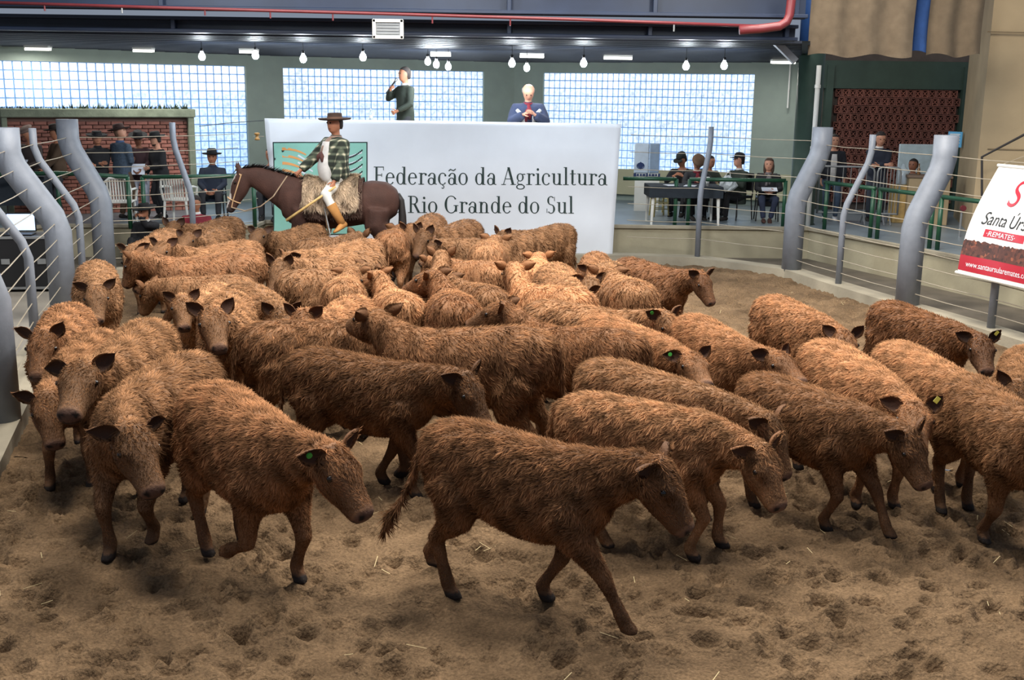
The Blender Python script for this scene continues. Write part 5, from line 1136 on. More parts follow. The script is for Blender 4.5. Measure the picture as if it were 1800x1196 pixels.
GL = {'F': (VS(.17, 0, 1) + RC(.0, .955, .62, 1) + SER(.17, 0, .36) + RC(.17, .5, .5, .545) + VS(.60, .80, 1, .04) + VS(.49, .42, .62, .04), .68),
      'e': (ARC(.3, .33, .28, .345, 5, 322) + RC(.06, .36, .57, .40), .62), 'd': (ARC(.29, .33, .26, .345, 0, 360) + VS(.52, 0, 1.0) + RC(.38, .96, .52, 1.0) + RC(.52, 0, .66, .04), .70),
      'r': (VS(.18, 0, .66) + SER(.18, 0, .36) + RC(.03, .62, .18, .66) + ARC(.36, .42, .20, .24, 50, 175, .05) + DOT(.46, .57, .07), .52), 'a': (g_a, .62), 'c': (g_c, .57), 'ç': (g_c + ARC(.31, -.13, .10, .10, -150, 90, .05) + VS(.3, -.07, .02, .035), .57),
      'ã': (g_a + [((.06, .80), (.18, .90), (.20, .84), (.08, .74)), ((.18, .90), (.36, .82), (.37, .76), (.20, .84)), ((.36, .82), (.50, .92), (.52, .86), (.37, .76))], .62), 'o': (ARC(.31, .33, .29, .345, 0, 360), .66),
      'A': (DG(.06, 0, .37, 1, .05) + DG(.66, 0, .37, 1, .15) + RC(.17, .32, .55, .36) + SER(.07, 0, .28) + SER(.66, 0, .34), .78), 'g': (ARC(.28, .43, .22, .23, 0, 360, .1) + RC(.42, .58, .60, .63) + ARC(.22, .13, .12, .12, 90, 270, .05) + ARC(.30, -.11, .27, .15, 0, 360, .08) + RC(.16, .0, .42, .06), .62),
      'i': (VS(.18, 0, .66) + SER(.18, 0, .34) + RC(.04, .62, .18, .66) + DOT(.17, .88, .075), .36), 'u': (VS(.17, .14, .66) + ARC(.33, .2, .22, .2, 180, 350, .1) + VS(.52, 0, .66) + RC(.03, .62, .17, .66) + RC(.38, .62, .52, .66) + RC(.52, 0, .66, .04), .70),
      'l': (VS(.18, 0, 1.02) + SER(.18, 0, .34) + RC(.04, .98, .18, 1.02), .36), 't': (VS(.19, .1, .86) + RC(.03, .62, .40, .66) + ARC(.29, .12, .165, .13, 180, 320, .1), .42),
      'R': (VS(.17, 0, 1) + SER(.17, 0, .36) + RC(0, .955, .36, 1) + ARC(.33, .75, .29, .25, -90, 90) + RC(.17, .5, .36, .545) + DG(.68, 0, .40, .52, .15) + SER(.70, 0, .24), .80), 'G': (ARC(.44, .5, .41, .52, 38, 322, .15) + VS(.74, .08, .44) + SER(.74, .42, .30), .90),
      'n': (VS(.17, 0, .66) + SER(.17, 0, .32) + RC(.03, .62, .17, .66) + ARC(.36, .42, .22, .24, 0, 165, .12) + VS(.52, 0, .44) + SER(.52, 0, .30), .72), 'S': (ARC(.31, .75, .23, .26, 40, 268, .11) + ARC(.31, .26, .25, .27, -140, 92, .12) + VS(.53, .72, .97, .035) + VS(.06, .03, .28, .035), .62), ' ': ([], .30)}
def write_line(txt, pxl, pxr, pyb, cap_px, name):
    adv = 0; items = []
    for ch in txt: polys, a = GL[ch]; items.append((adv, polys)); adv += a + .03
    k = (pxr - pxl) / (adv - .03)
    for off, polys in items:
        m = MB()
        for poly in polys:
            V = [on_banner(pxl + (off + x) * k, pyb + (x + off) * k * .0045 - y * cap_px) for x, y in poly]; m.add(V, [tuple(range(len(V)))])
        if polys: m.build(name, INK, ban)
write_line('Federação da Agricultura', 657, 1068, 324, 31, 'letter')
write_line('do Rio Grande do Sul', 668, 1009, 374, 30, 'letter')
def bpoly(pts, lift, name, m, par): mb = MB(); V = [on_banner(x, y, lift) for x, y in pts]; mb.add(V, [tuple(range(len(V)))]); return mb.build(name, m, par)
def bgrid(x0, y0, x1, y1, lift, name, m, par, n=12):
    V = [on_banner(x0 + (x1 - x0) * i / n, y0 + (y1 - y0) * j / n, lift) for j in range(n + 1) for i in range(n + 1)]; F = [(j * (n + 1) + i, (j + 1) * (n + 1) + i, (j + 1) * (n + 1) + i + 1, j * (n + 1) + i + 1) for j in range(n) for i in range(n)]
    return MB().add(V, F).build(name, m, par, smooth=True)
edge = bgrid(480, 249.5, 646, 413, .005, 'emblem_border', INK, ban); em = bgrid(482, 251.5, 644, 411, .008, 'emblem_panel', TEAL, ban)
def stroke(pts, w0, w1, lift, name, m):
    P = np.array(pts, float); T = np.gradient(P, axis=0); T /= np.linalg.norm(T, axis=1)[:, None]; N_ = np.stack([-T[:, 1], T[:, 0]], 1); w_ = np.linspace(w0, w1, len(P))[:, None]
    A_, B_ = P + N_ * w_, P - N_ * w_; V = [on_banner(x, y, lift) for x, y in A_] + [on_banner(x, y, lift) for x, y in B_]; n = len(P)
    return MB().add(V, [(i, i + 1, n + i + 1, n + i) for i in range(n - 1)]).build(name, m, em)
for k in range(6):
    y0 = 263 + k * 12.5; t = np.linspace(0, 1, 14)
    stroke([(496 + 42 * q, y0 - 1 + 13 * q * q + (k - 2) * 1.5 * q) for q in t], 2.6, 1.2, .012, 'orange_stalk', ORNG); stroke([(524 + 26 * q, y0 + 10 + 16 * q) for q in t], 1.6, 1.2, .012, 'white_stalk', VIN)
    for j in range(12):
        q = j / 11; x = 604 + 32 * q; y = y0 + 15 - 14 * q + 4 * math.sin(q * 3)
        bpoly([(x - 1.5, y + 2.2), (x + 1.2, y + 1.2), (x + 1.8, y - 1.8), (x - .8, y - 1.2)], .012, 'grain', BLKI, em)
    stroke([(576 + 60 * q, y0 + 27 - 22 * q) for q in t], 2.2, 1.4, .0105, 'white_stalk', VIN)
bw_ = empty('water_bottle', (*ony(652, 205, 20.5)[:2], BT + .0), 0, 1, 'clear plastic bottle with white label on the podium edge', 'bottle')
MB().lathe([(.03, 0), (.033, .01), (.033, .12), (.02, .15), (.012, .165), (.012, .18)], 14).build('bottle_body', mat('clear_plastic', srgb(200, 215, 225), .1, alpha=.55), bw_, smooth=True); MB().lathe([(.034, .04), (.034, .09)], 14).build('paper_label', WHITE, bw_); MB().lathe([(.014, .18), (.014, .2)], 10).build('cap', WHITE, bw_)
# ------------------------------------------------------------------ horse
def build_horse(px, Y, rz, s):
    loc = ony(px, 330, Y); root = empty('horse', (loc[0], loc[1], 0), rz, s, 'dark bay saddle horse with a white blaze carrying the rider', 'horse')
    k = 1.08; mb = MB()
    sec = [(-.86, 1.24, .08, .07), (-.82, 1.22, .19, .16), (-.70, 1.22, .285, .24), (-.5, 1.22, .305, .275), (-.25, 1.17, .305, .28), (0, 1.14, .315, .285), (.25, 1.145, .325, .27), (.45, 1.17, .325, .235), (.6, 1.17, .27, .195), (.70, 1.18, .17, .13)]
    mb.add(*loft([((x * k, 0, z), AY, AZ, w_, h, 2.2) for x, z, h, w_ in sec], 22))
    J = np.array([1.30, .0, 1.60]); a0 = np.array([.40, 0, 1.22]); a1 = np.array([.72, 0, 1.30]); a3 = J + np.array([-.02, 0, -.03]); a2 = np.array([1.06, 0, 1.62]); rg = []
    cr = []
    for t, hw, hh in ((0, .19, .28), (.2, .165, .285), (.4, .13, .235), (.6, .105, .19), (.8, .09, .155), (1, .08, .12)):
        c = a0 * (1 - t) ** 3 + 3 * a1 * t * (1 - t) ** 2 + 3 * a2 * t * t * (1 - t) + a3 * t ** 3; g = 3 * (a1 - a0) * (1 - t) ** 2 + 6 * (a2 - a1) * t * (1 - t) + 3 * (a3 - a2) * t * t; g /= np.linalg.norm(g)
        sd = np.cross(AZ, g); sd /= np.linalg.norm(sd); u_ = np.cross(g, sd); rg.append((c, sd, u_, hw, hh, 2)); cr.append((c + u_ * hh, u_))
    mb.add(*loft(rg, 16))
    hd, hl, hu = frame(.0, -1.12)
    mb.add(*loft([(J + hd * t + hu * o, hl, hu, w_, h_, 2.2) for t, w_, h_, o in ((-.06, .05, .06, 0), (-.02, .085, .10, -.01), (.08, .098, .125, -.03), (.18, .098, .135, -.04), (.28, .082, .12, -.045), (.38, .066, .092, -.045), (.48, .06, .075, -.045), (.55, .058, .065, -.045), (.59, .04, .045, -.045))], 16))
    for nm in ('FL', 'FR', 'HL', 'HR'):
        sg = 1 if nm[1] == 'L' else -1; st = .06 * sg
        if nm[0] == 'F':
            pts = [(.45, sg * .15, 1.12), (.48, sg * .15, .92), (.50 + st, sg * .14, .70), (.52 + st, sg * .14, .50), (.51 + st, sg * .14, .32), (.51 + st, sg * .14, .16), (.55 + st, sg * .14, .08)]; rad = [.15, .125, .075, .058, .04, .048, .05]
        else:
            pts = [(-.62, sg * .14, 1.12), (-.60, sg * .17, .90), (-.70 - st, sg * .15, .70), (-.83 - st, sg * .14, .54), (-.80 - st, sg * .14, .34), (-.78 - st, sg * .14, .16), (-.74 - st, sg * .14, .08)]; rad = [.2, .175, .11, .066, .046, .05, .052]
        mb.tube(pts, rad, 12); e = pts[-1]; mb.add(*loft([((e[0], e[1], .09), AY, AX, .05, .055, 2), ((e[0] + .02, e[1], .005), AY, AX, .062, .075, 2.2)], 12))
    for sg in (1, -1):
        b0 = J + hl * sg * .05 + hu * .06 - hd * .02; mb.tube([b0, b0 + hu * .05 - hd * .05 + hl * sg * .015, b0 + hu * .09 - hd * .12], [.03, .032, .006], 8)
    def done(me):
        V = verts_of(me); q = V - J; t = q @ hd; up_ = q @ hu; sd = q @ hl; C = np.zeros((len(V), 4)); C[:, :3] = (.012, .008, .008)
        C[:, 3] = np.clip((.55 - V[:, 2]) / .2, 0, 1) * .85
        face = (t > .02) & (t < .56) & (np.abs(sd) < .052 + .01 * np.sin(t * 20)) & (up_ > .0) & (V[:, 0] > 1.1); C[face, :3] = (.6, .56, .52); C[face, 3] = 1
        mz = (t > .5) & (V[:, 0] > 1.1); C[mz & ~face, :3] = (.03, .022, .022); C[mz & ~face, 3] = .9
        set_color(me, 'tint', C); o = obj('body', me, SKIN, root); o.color = (.058, .026, .019, 1)
    job(mb, .024, 3, done)
    for sg in (1, -1):
        e = obj('eye', EYE_ME, EYE, root); e.location = J + hd * .15 + hl * sg * .092 + hu * .035
    DK = mat('black_mane', srgb(26, 20, 20), .6, var=.2)
    rs = np.random.RandomState(4); m = MB()
    for i in range(420):
        t = rs.rand() * (len(cr) - 1.01); i0 = int(t); f = t - i0; c = cr[i0][0] * (1 - f) + cr[i0 + 1][0] * f; u_ = cr[i0][1]; 
        b0 = c + AY * rs.uniform(-.02, .02) - u_ * .01; d = u_ * .35 + AY * rs.choice([1, -1]) * rs.uniform(.1, .7) - AX * rs.uniform(.1, .5); d /= np.linalg.norm(d); ln = rs.uniform(.07, .15)
        m.add([b0 - AX * .012, b0 + AX * .012, b0 + d * ln - AZ * .02], [(0, 1, 2)])
    for i in range(60): b0 = J + hu * .10 + hl * rs.uniform(-.03, .03) - hd * .03; m.add([b0 - hl * .008, b0 + hl * .008, b0 + hd * rs.uniform(.05, .14) + hu * .03], [(0, 1, 2)])
    o = m.build('mane', DK, root); o['kind'] = 'stuff'
    MB().tube([(-.90, 0, 1.33), (-.955, 0, 1.24), (-.97, 0, 1.02), (-.97, 0, .8), (-.965, 0, .55), (-.96, 0, .42)], [.04, .045, .055, .065, .055, .015], 12).build('tail', DK, root, smooth=True)
    # sheepskin saddle pad with long fleece
    def pad(x0, x1, amax, dr, name, colr, nh, ln):
        nu, nv = 22, 30; V = []; F = []
        for lay in (0, 1):
            for j in range(nv + 1):
                a = (j / nv * 2 - 1) * amax
                for i in range(nu + 1):
                    x = x0 + (x1 - x0) * i / nu; zc = np.interp(x, [-.5, 0, .45], [1.2, 1.14, 1.17]); rr_ = np.interp(x, [-.5, 0, .45], [.33, .33, .31]) + dr - lay * .03 + .012 * math.sin(x * 20 + a * 5)
                    V.append((x, math.sin(a) * rr_ * .95, zc + math.cos(a) * rr_ * 1.06 if abs(a) < PI / 2 else zc - (abs(a) - PI / 2) * .42))
        K = (nu + 1) * (nv + 1)
        for lay in (0, 1):
            for j in range(nv):
                for i in range(nu): f = (lay * K + j * (nu + 1) + i, lay * K + j * (nu + 1) + i + 1, lay * K + (j + 1) * (nu + 1) + i + 1, lay * K + (j + 1) * (nu + 1) + i); F.append(f if lay else f[::-1])
        ob = MB().add(V, F).build(name, SKIN, root, smooth=True); set_color(ob.data, 'tint', np.zeros((len(V), 4))); ob.color = (*colr, 1)
        me = ob.data; me.calc_loop_triangles(); T = np.array([t.vertices[:] for t in me.loop_triangles if max(t.vertices) < K]); Va = verts_of(me); Nn = normals_of(me)
        cen = np.array([0, 0, 1.15]); sgn = np.sign(((Va - cen) * np.array([0, 1, 1]) * Nn).sum(1)); Nn = Nn * sgn[:, None]
        L_ = np.full(len(Va), ln); L_[K:] = 0; Fl = np.tile(np.array([-.1, 0, -1.]), (len(Va), 1)); Fl[:, 1] = np.sign(Va[:, 1]) * .3
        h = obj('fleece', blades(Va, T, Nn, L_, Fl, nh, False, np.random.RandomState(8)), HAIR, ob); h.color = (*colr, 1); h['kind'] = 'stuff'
        return ob
    pad(-.42, .40, 1.95, .03, 'saddle_blanket', (.10, .06, .045), 3500, .05)
    pad(-.36, .42, 1.62, .075, 'sheepskin', (.36, .27, .18), 9000, .085)
    LEA = mat('pale_leather', srgb(196, 160, 120), .6)
    def ring_at(t, r1, r2): return [J + hd * t + hu * -.04 + hl * r1 * math.cos(a) + hu * r2 * math.sin(a) for a in np.linspace(0, 2 * PI, 17)]
    br = MB(); br.tube(ring_at(.40, .071, .098), .009, 6); br.tube([J + hl * sg_ * .1 + hd * .0 for sg_ in (1,)] + [J + hl * .1 + hd * .2 - hu * .02, J + hl * .075 + hd * .40 - hu * .04, J + hl * .065 + hd * .5 - hu * .06], .009, 6); br.tube([J - hl * .1, J - hl * .1 + hd * .2 - hu * .02, J - hl * .075 + hd * .40 - hu * .04], .009, 6); br.tube([J + hl * .1 + hd * .02, J + hu * .115 - hd * .01, J - hl * .1 + hd * .02], .009, 6)
    br.build('bridle', LEA, root)
    mo = J + hl * .065 + hd * .5 - hu * .06
    MB().tube([mo, mo + np.array([-.2, .06, -.04]), np.array([1.02, .24, 1.16]), np.array([.84, .22, 1.30]), np.array([.66, .06, 1.58])], .009, 6).build('rein', mat('rope_rein', srgb(150, 130, 108), .7), root)
    ci = MB(); ci.tube([(.08, .36 * math.sin(a), 1.13 + .37 * math.cos(a)) for a in np.linspace(1.5, 2 * PI - 1.5, 20)], .014, 6); ci.build('girth', LEA, root)
    for sg in (1, -1):
        st = MB().tube([(.12, sg * .36, 1.25), (.06, sg * .43, .98), (.02, sg * .47, .80)], .01, 6); st.tube([(.02, sg * .47, .80), (.06, sg * .44, .72), (.06, sg * .52, .72), (.02, sg * .47, .80)], .008, 6); st.build('stirrup', STEEL, root)
    return root, loc
HS = 1.07
horse, hloc = build_horse(588, 17.15, PI + .04, HS)
# rider
def plaid(name):
    m = bpy.data.materials.new(name); m.use_nodes = True; N = m.node_tree.nodes; L = m.node_tree.links; b = N['Principled BSDF']; b.inputs['Roughness'].default_value = .9
    tc = N.new('ShaderNodeTexCoord'); sp = N.new('ShaderNodeSeparateXYZ'); L.new(tc.outputs['Object'], sp.inputs[0])
    ad = N.new('ShaderNodeMath'); ad.operation = 'ADD'; L.new(sp.outputs[0], ad.inputs[0]); L.new(sp.outputs[1], ad.inputs[1])
    fac = []
    for src in (ad.outputs[0], sp.outputs[2]):
        mu = N.new('ShaderNodeMath'); mu.operation = 'MULTIPLY'; mu.inputs[1].default_value = 11; L.new(src, mu.inputs[0]); fr = N.new('ShaderNodeMath'); fr.operation = 'FRACT'; L.new(mu.outputs[0], fr.inputs[0])
        pg = N.new('ShaderNodeMath'); pg.operation = 'PINGPONG'; pg.inputs[1].default_value = .5; L.new(fr.outputs[0], pg.inputs[0]); mr = N.new('ShaderNodeMapRange'); mr.inputs['From Min'].default_value = .06; mr.inputs['From Max'].default_value = .26; mr.inputs['To Min'].default_value = 1; mr.inputs['To Max'].default_value = 0; L.new(pg.outputs[0], mr.inputs['Value']); fac.append(mr.outputs[0])
    av = N.new('ShaderNodeMath'); av.operation = 'ADD'; L.new(fac[0], av.inputs[0]); L.new(fac[1], av.inputs[1]); ha = N.new('ShaderNodeMath'); ha.operation = 'MULTIPLY'; ha.inputs[1].default_value = .5; L.new(av.outputs[0], ha.inputs[0])
    cr = N.new('ShaderNodeValToRGB'); cr.color_ramp.elements[0].color = srgb(34, 40, 34); cr.color_ramp.elements[1].color = srgb(196, 190, 164); e = cr.color_ramp.elements.new(.5); e.color = srgb(84, 92, 76); L.new(ha.outputs[0], cr.inputs[0]); L.new(cr.outputs[0], b.inputs['Base Color']); return m
ryaw = PI + .72; RS = 1.12
rx, ry = float(hloc[0]) + .03, float(hloc[1])
def rloc(px, py, Y):
    w_ = ony(px, py, Y) - np.array([rx, ry, 0]); c, s_ = math.cos(ryaw), math.sin(ryaw); return ((c * w_[0] + s_ * w_[1]) / RS, (-s_ * w_[0] + c * w_[1]) / RS, w_[2] / RS)
def shirt(root, at, A, *a):
    V, F = loft([(at(h, .105 + f), np.array([.0, 1., 0]), np.array([1., 0, 0]), w_ + .02, .085, 2.2) for h, w_, f in ((-.10, .085, .02), (0, .10, .055), (.12, .105, .075), (.24, .09, .06), (.36, .075, .03), (.47, .045, .0))], 16)
    MB().add(V, F).build('white_shirt', GREYW, root, smooth=True)
    kt = MB(); kt.tube([at(.50, .09, .03), at(.42, .175, .015), at(.33, .225, .0)], [.022, .026, .02], 8); kt.tube([at(.50, .09, -.03), at(.42, .175, -.01), at(.33, .225, .0)], [.022, .026, .02], 8); kt.build('kerchief_fold', cloth('beige_kerchief', (150, 124, 110)), root, smooth=True)
    for sg in (1, -1): MB().tube([at(.33, .225, 0), at(.27, .245, sg * .04), at(.20, .25, sg * .055)], [.018, .036, .012], 8).build('kerchief_tail', cloth('maroon_kerchief', (84, 50, 46)), root, smooth=True)
TANB = cloth('tan_boot', (168, 118, 62))
rider = person('gaucho rider in a plaid jacket, neckerchief and flat hat sitting on the horse', (rx, ry, 0), ryaw, plaid('plaid_flannel'), cloth('white_bombachas', (214, 212, 204), var=.05), 'tan', pelvis=(0, 0, 1.51), head=(.1, -.05),
    hands=(rloc(584, 333, ry - .42), rloc(522, 306, ry - .02)), feet=(rloc(600, 402, ry - .48), rloc(570, 400, ry + .45)), hair=(40, 30, 26), hat=('flat', (74, 56, 44), .02), scarf=cloth('beige_kerchief', (150, 124, 110)), extra=shirt, belly=.03, boots=TANB, fists=True, knee_pole=(1, .0, .2), topname='plaid_jacket', collar=cloth('plaid_collar', (60, 64, 54)), s=RS, bulk=.025)
p0, p1 = ony(590, 328, ry - .47), ony(503, 388, ry - .62); o = MB().tube([np.zeros(3), (p1 - p0) * .5, p1 - p0], [.016, .019, .023], 10).build('wooden_stick', WOOD, None, tuple(p0), smooth=True); tag(o, 'pale wooden stick held by the rider pointing down', 'stick')
# ------------------------------------------------------------------ furniture and things on the platform
def plastic_chair(loc, rz, lab, m=WHITE, s=1.0):
    r = empty('plastic_chair', loc, rz, s, lab, 'chair')
    MB().box((0, 0, .43), (.44, .44, .03), bev=.012).build('seat', m, r)
    for sx in (-1, 1):
        for sy in (-1, 1): MB().tube([(sx * .19, sy * .19, .43), (sx * .22, sy * .22, 0)], [.026, .018], 8).build('leg', m, r)
    bf = MB(); bf.tube([(-.2, .21, .43), (-.25, .23, .62), (-.27, .21, .78), (-.285, .12, .86), (-.285, -.12, .86), (-.27, -.21, .78), (-.25, -.23, .62), (-.2, -.21, .43)], .022, 8); bf.build('back_frame', m, r)
    for k in range(8): y = -.16 + k * .0457; MB().box((-.245, y, .64), (.014, .026, .40), M=Matrix.Rotation(-.14, 3, 'Y')).build('back_slat', m, r)
    for sy in (-1, 1): MB().tube([(-.25, sy * .235, .66), (0, sy * .26, .66), (.2, sy * .25, .63), (.21, sy * .22, .43)], .02, 8).build('armrest', m, r)
    return r
plastic_chair((*onz(215, 397, PZ)[:2], PZ), PI / 2 + .15, 'white plastic armchair behind the railing beside the thick post', s=.98)
plastic_chair((*onz(318, 393, PZ)[:2], PZ), PI / 2 - .1, 'white plastic armchair behind the railing next to the thin post')
def table(loc, rz, size, lab, cl=None, legm=WHITE, topm=WHITE, h=.73, drop=.2):
    r = empty('table', loc, rz, 1, lab, 'table'); L, W = size
    MB().box((0, 0, h - .02), (L, W, .04), bev=.01).build('table_top', topm, r)
    for sx in (-1, 1):
        for sy in (-1, 1): MB().tube([(sx * (L / 2 - .06), sy * (W / 2 - .06), h - .04), (sx * (L / 2 - .06), sy * (W / 2 - .06), h - .14), (sx * (L / 2 - .04), sy * (W / 2 - .04), 0)], [.055, .036, .022], 8).build('leg', legm, r)
    if cl:
        m = MB(); m.box((0, 0, h + .004), (L + .02, W + .02, .008))
        for (cx_, cy_, w_, d_) in ((0, -W / 2 - .012, L + .03, .01), (0, W / 2 + .012, L + .03, .01), (-L / 2 - .012, 0, .01, W + .03), (L / 2 + .012, 0, .01, W + .03)): m.box((cx_, cy_, h - drop / 2), (w_, d_, drop))
        o = m.build('tablecloth', cl, None, loc); o.rotation_euler = (0, 0, rz); return r, o
    return r, None
CLD = cloth('dark_tablecloth', (34, 42, 50))
jt = onz(1207, 399, PZ); tb, tc_ = table((jt[0] + .0, jt[1] + .64, PZ), .02, (1.32, .78), 'white plastic table with dark cloth in front of the judges', CLD, h=.70); tag(tc_, 'dark blue green cloth over the judges table', 'tablecloth')
JT = np.array([jt[0], jt[1] + .64, PZ + .71])
for dx, dy, rz_, lb in ((-.25, -.15, .2, 'white paper on the judges table beside the red tie'), (.1, -.2, -.3, 'white paper in the middle of the judges table')):
    o = MB().box((0, 0, .002), (.21, .297, .004)).build('paper_sheet', PAPER, None, (JT[0] + dx, JT[1] + dy, JT[2])); o.rotation_euler = (0, 0, rz_); tag(o, lb, 'paper')
cu = empty('plastic_cup', (JT[0] + .42, JT[1] - .18, JT[2]), 0, 1, 'tall white cup on the judges table', 'cup'); MB().lathe([(.03, 0), (.038, .15), (.036, .15), (.028, .005)], 14).build('cup_body', WHITE, cu, smooth=True); MB().lathe([(.039, .15), (.039, .16), (.03, .165)], 14).build('lid', WHITE, cu)
pbg = empty('plastic_bag', (*ony(1279, 318, 21.15)[:2], PZ), 0, 1, 'crumpled pale plastic bag hanging at the table end', 'bag')
m = MB(); rs = np.random.RandomState(3); V, F = loft([((.03 * math.sin(z * 20), 0, z), AX, AY, w_, d_, 2) for z, w_, d_ in ((.58, .03, .02), (.60, .13, .08), (.68, .17, .1), (.76, .15, .1), (.82, .10, .07), (.86, .05, .03))], 16); V = V + rs.randn(*V.shape) * .012; m.add(V, F); m.build('bag_body', mat('crumpled_film', srgb(186, 192, 194), .3, var=.15, vscale=20), pbg); MB().tube([(-.04, 0, .85), (-.02, 0, .95), (.03, 0, .95), (.05, 0, .85)], .008, 6).build('bag_handle', WHITE, pbg)
def stool(loc, lab, m, h=.45, w_=.32):
    r = empty('stool', loc, .2, 1, lab, 'stool'); MB().box((0, 0, h - .015), (w_, w_, .03), bev=.008).build('seat', m, r)
    for sx in (-1, 1):
        for sy in (-1, 1): MB().tube([(sx * w_ * .38, sy * w_ * .38, h - .02), (sx * w_ * .47, sy * w_ * .47, 0)], .016, 6).build('leg', m, r)
    for sy in (-1, 1):
        for z in (.15, .28): MB().tube([(-w_ * .45, sy * w_ * .44, z), (w_ * .45, sy * w_ * .44, z)], .01, 6).build('rung', m, r)
YEL = mat('yellow_wood_paint', srgb(190, 176, 118), .6)
stool((*onz(1158, 380, PZ)[:2], PZ), 'pale yellow wooden stool with rungs behind the judges table', YEL); stool((*onz(1172, 372, PZ)[:2], PZ), 'pale yellow wooden stool half hidden by the tablecloth', YEL)
def office_chair(loc, rz, lab):
    r = empty('chair', loc, rz, 1, lab, 'chair'); MB().box((0, 0, .44), (.42, .42, .05), bev=.02).build('seat', BLKP, r); MB().box((-.22, 0, .72), (.05, .40, .34), bev=.02).build('backrest', BLKP, r)
    for sx in (-1, 1):
        for sy in (-1, 1): MB().tube([(sx * .18, sy * .19, .44), (sx * .21, sy * .21, 0)], .013, 6).build('leg', BLKP, r)
    for sy in (-1, 1): MB().tube([(-.2, sy * .19, .42), (-.24, sy * .18, .72)], .012, 6).build('back_post', BLKP, r)
def seat_for(px, py, Y, yaw, lab, dz=PZ): p = ony(px, py, Y); office_chair((float(p[0]) - .0 * math.cos(yaw), float(p[1]) - .0 * math.sin(yaw), dz), yaw, lab)
seat_for(1352, 290, 21.45, FACE - .12, 'black chair under the seated woman'); seat_for(1300, 280, 21.6, FACE - 1.0, 'black chair under the capped man at the table'); seat_for(1203, 270, 22.3, FACE - .4, 'black chair under the person bent behind the table'); seat_for(1222, 285, 21.75, FACE + .1, 'black chair under the writer in a beret'); seat_for(1245, 290, 22.5, FACE + .5, 'black chair under the person in green at the table end'); seat_for(1606, 290, 22.1, FACE - .2, 'black chair under the man in the blue shirt'); seat_for(372, 262, 20.75, FACE + .1, 'black chair under the man in the navy coat'); seat_for(476, 275, 20.75, FACE, 'black chair behind the banner edge')
# white booth display with emblem
dp_ = ony(1139, 280, 22.9); r = empty('display_stand', (dp_[0], dp_[1], PZ), 0, 1, 'white folding display with a blue emblem against the glass', 'display')
zt_ = float(ony(1139, 252, 22.9)[2]) - PZ; zb_ = float(ony(1139, 305, 22.9)[2]) - PZ
MB().box((-.13, 0, (zt_ + zb_) / 2), (.30, .04, zt_ - zb_), bev=.02).build('panel', mat('display_white', srgb(176, 190, 206), .5), r); MB().box((.13, .02, (zt_ + zb_) / 2), (.22, .04, zt_ - zb_), rz=.25, bev=.02).build('side_panel', mat('display_grey', srgb(140, 160, 184), .5), r)
MB().box((0, .02, zb_ / 2), (.5, .05, zb_)).build('foot_panel', WHITE, r)
EMB = mat('navy_emblem_ink', srgb(30, 48, 92), .5); e = MB(); M = Matrix.Rotation(PI / 4, 3, 'Y'); e.box((-.15, -.024, zb_ + .16), (.11, .006, .11), M=M); e.build('emblem', EMB, r); MB().tube([(-.15 + .075 * math.cos(a), -.024, zb_ + .155 + .06 * math.sin(a)) for a in np.linspace(0, 2 * PI, 17)], .008, 6).build('emblem_ring', EMB, r)
rs = np.random.RandomState(2); e = MB()
for k in range(9): e.box((-.26 + k * .062, -.03, zb_ - .03), (.04 + .015 * (k % 3 == 0), .006, .045 + .02 * (k % 4 == 0)))
e.build('lettering', EMB, r)
# left table with papers, seen past the thick posts
tl = onz(95, 372, PZ); tb2, tcl2 = table((tl[0], 19.74, PZ), .1, (1.15, .40), 'dark covered table in front of the brown coats', CLD, legm=BLKP, h=.80, drop=.5); tag(tcl2, 'dark cloth over the table in front of the brown coats', 'tablecloth')
for k, (dx, dy) in enumerate(((-.3, -.1), (.15, -.15))):
    o = MB().box((0, 0, .004), (.3, .22, .008)).build('paper_sheet', PAPER, None, (tl[0] + dx, 19.84 + dy, PZ + .81)); tag(o, ['white papers spread on the dark covered table near the tweed cap', 'white papers spread on the dark covered table near the thick post'][k], 'paper')
# equipment case, screen
ec = onz(45, 512, .035); r = empty('equipment_case', (ec[0], ec[1] + .2, .035), .15, 1, 'black equipment case with aluminium edges outside the fence', 'case')
MB().box((0, 0, .43), (.98, .55, .76), bev=.01).build('case_body', BLKP, r)
for z in (.06, .80): 
    for sy in (-1, 1): MB().box((0, sy * .275, z), (1.0, .03, .035)).build('edge_trim', STEEL, r)
for sx in (-1, 1):
    for sy in (-1, 1): MB().lathe([(.03, 0), (.03, .05)], 10, (sx * .42, sy * .2, 0)).build('caster', BLKP, r); MB().box((sx * .49, sy * .275, .43), (.03, .03, .76)).build('corner_trim', STEEL, r)
for sx in (-.25, .25): MB().box((sx, -.285, .45), (.12, .02, .08), bev=.005).build('latch', STEEL, r)
sc_ = np.array(r.location) + [-.1, .0, .81]
q = empty('laptop', tuple(sc_), .15, 1, 'open laptop with a bright screen on the equipment case', 'laptop')
MB().box((0, -.05, .012), (.42, .28, .022), bev=.006).build('keyboard_base', BLKP, q); sb = MB().box((0, .11, .17), (.42, .018, .28), bev=.006).build('screen_lid', BLKP, q); MB().box((0, -.0105, 0), (.385, .003, .24)).build('screen', mat('lit_screen', srgb(200, 220, 250), .3, emit=srgb(180, 210, 255), estr=1.0), sb, (0, .11, .17))
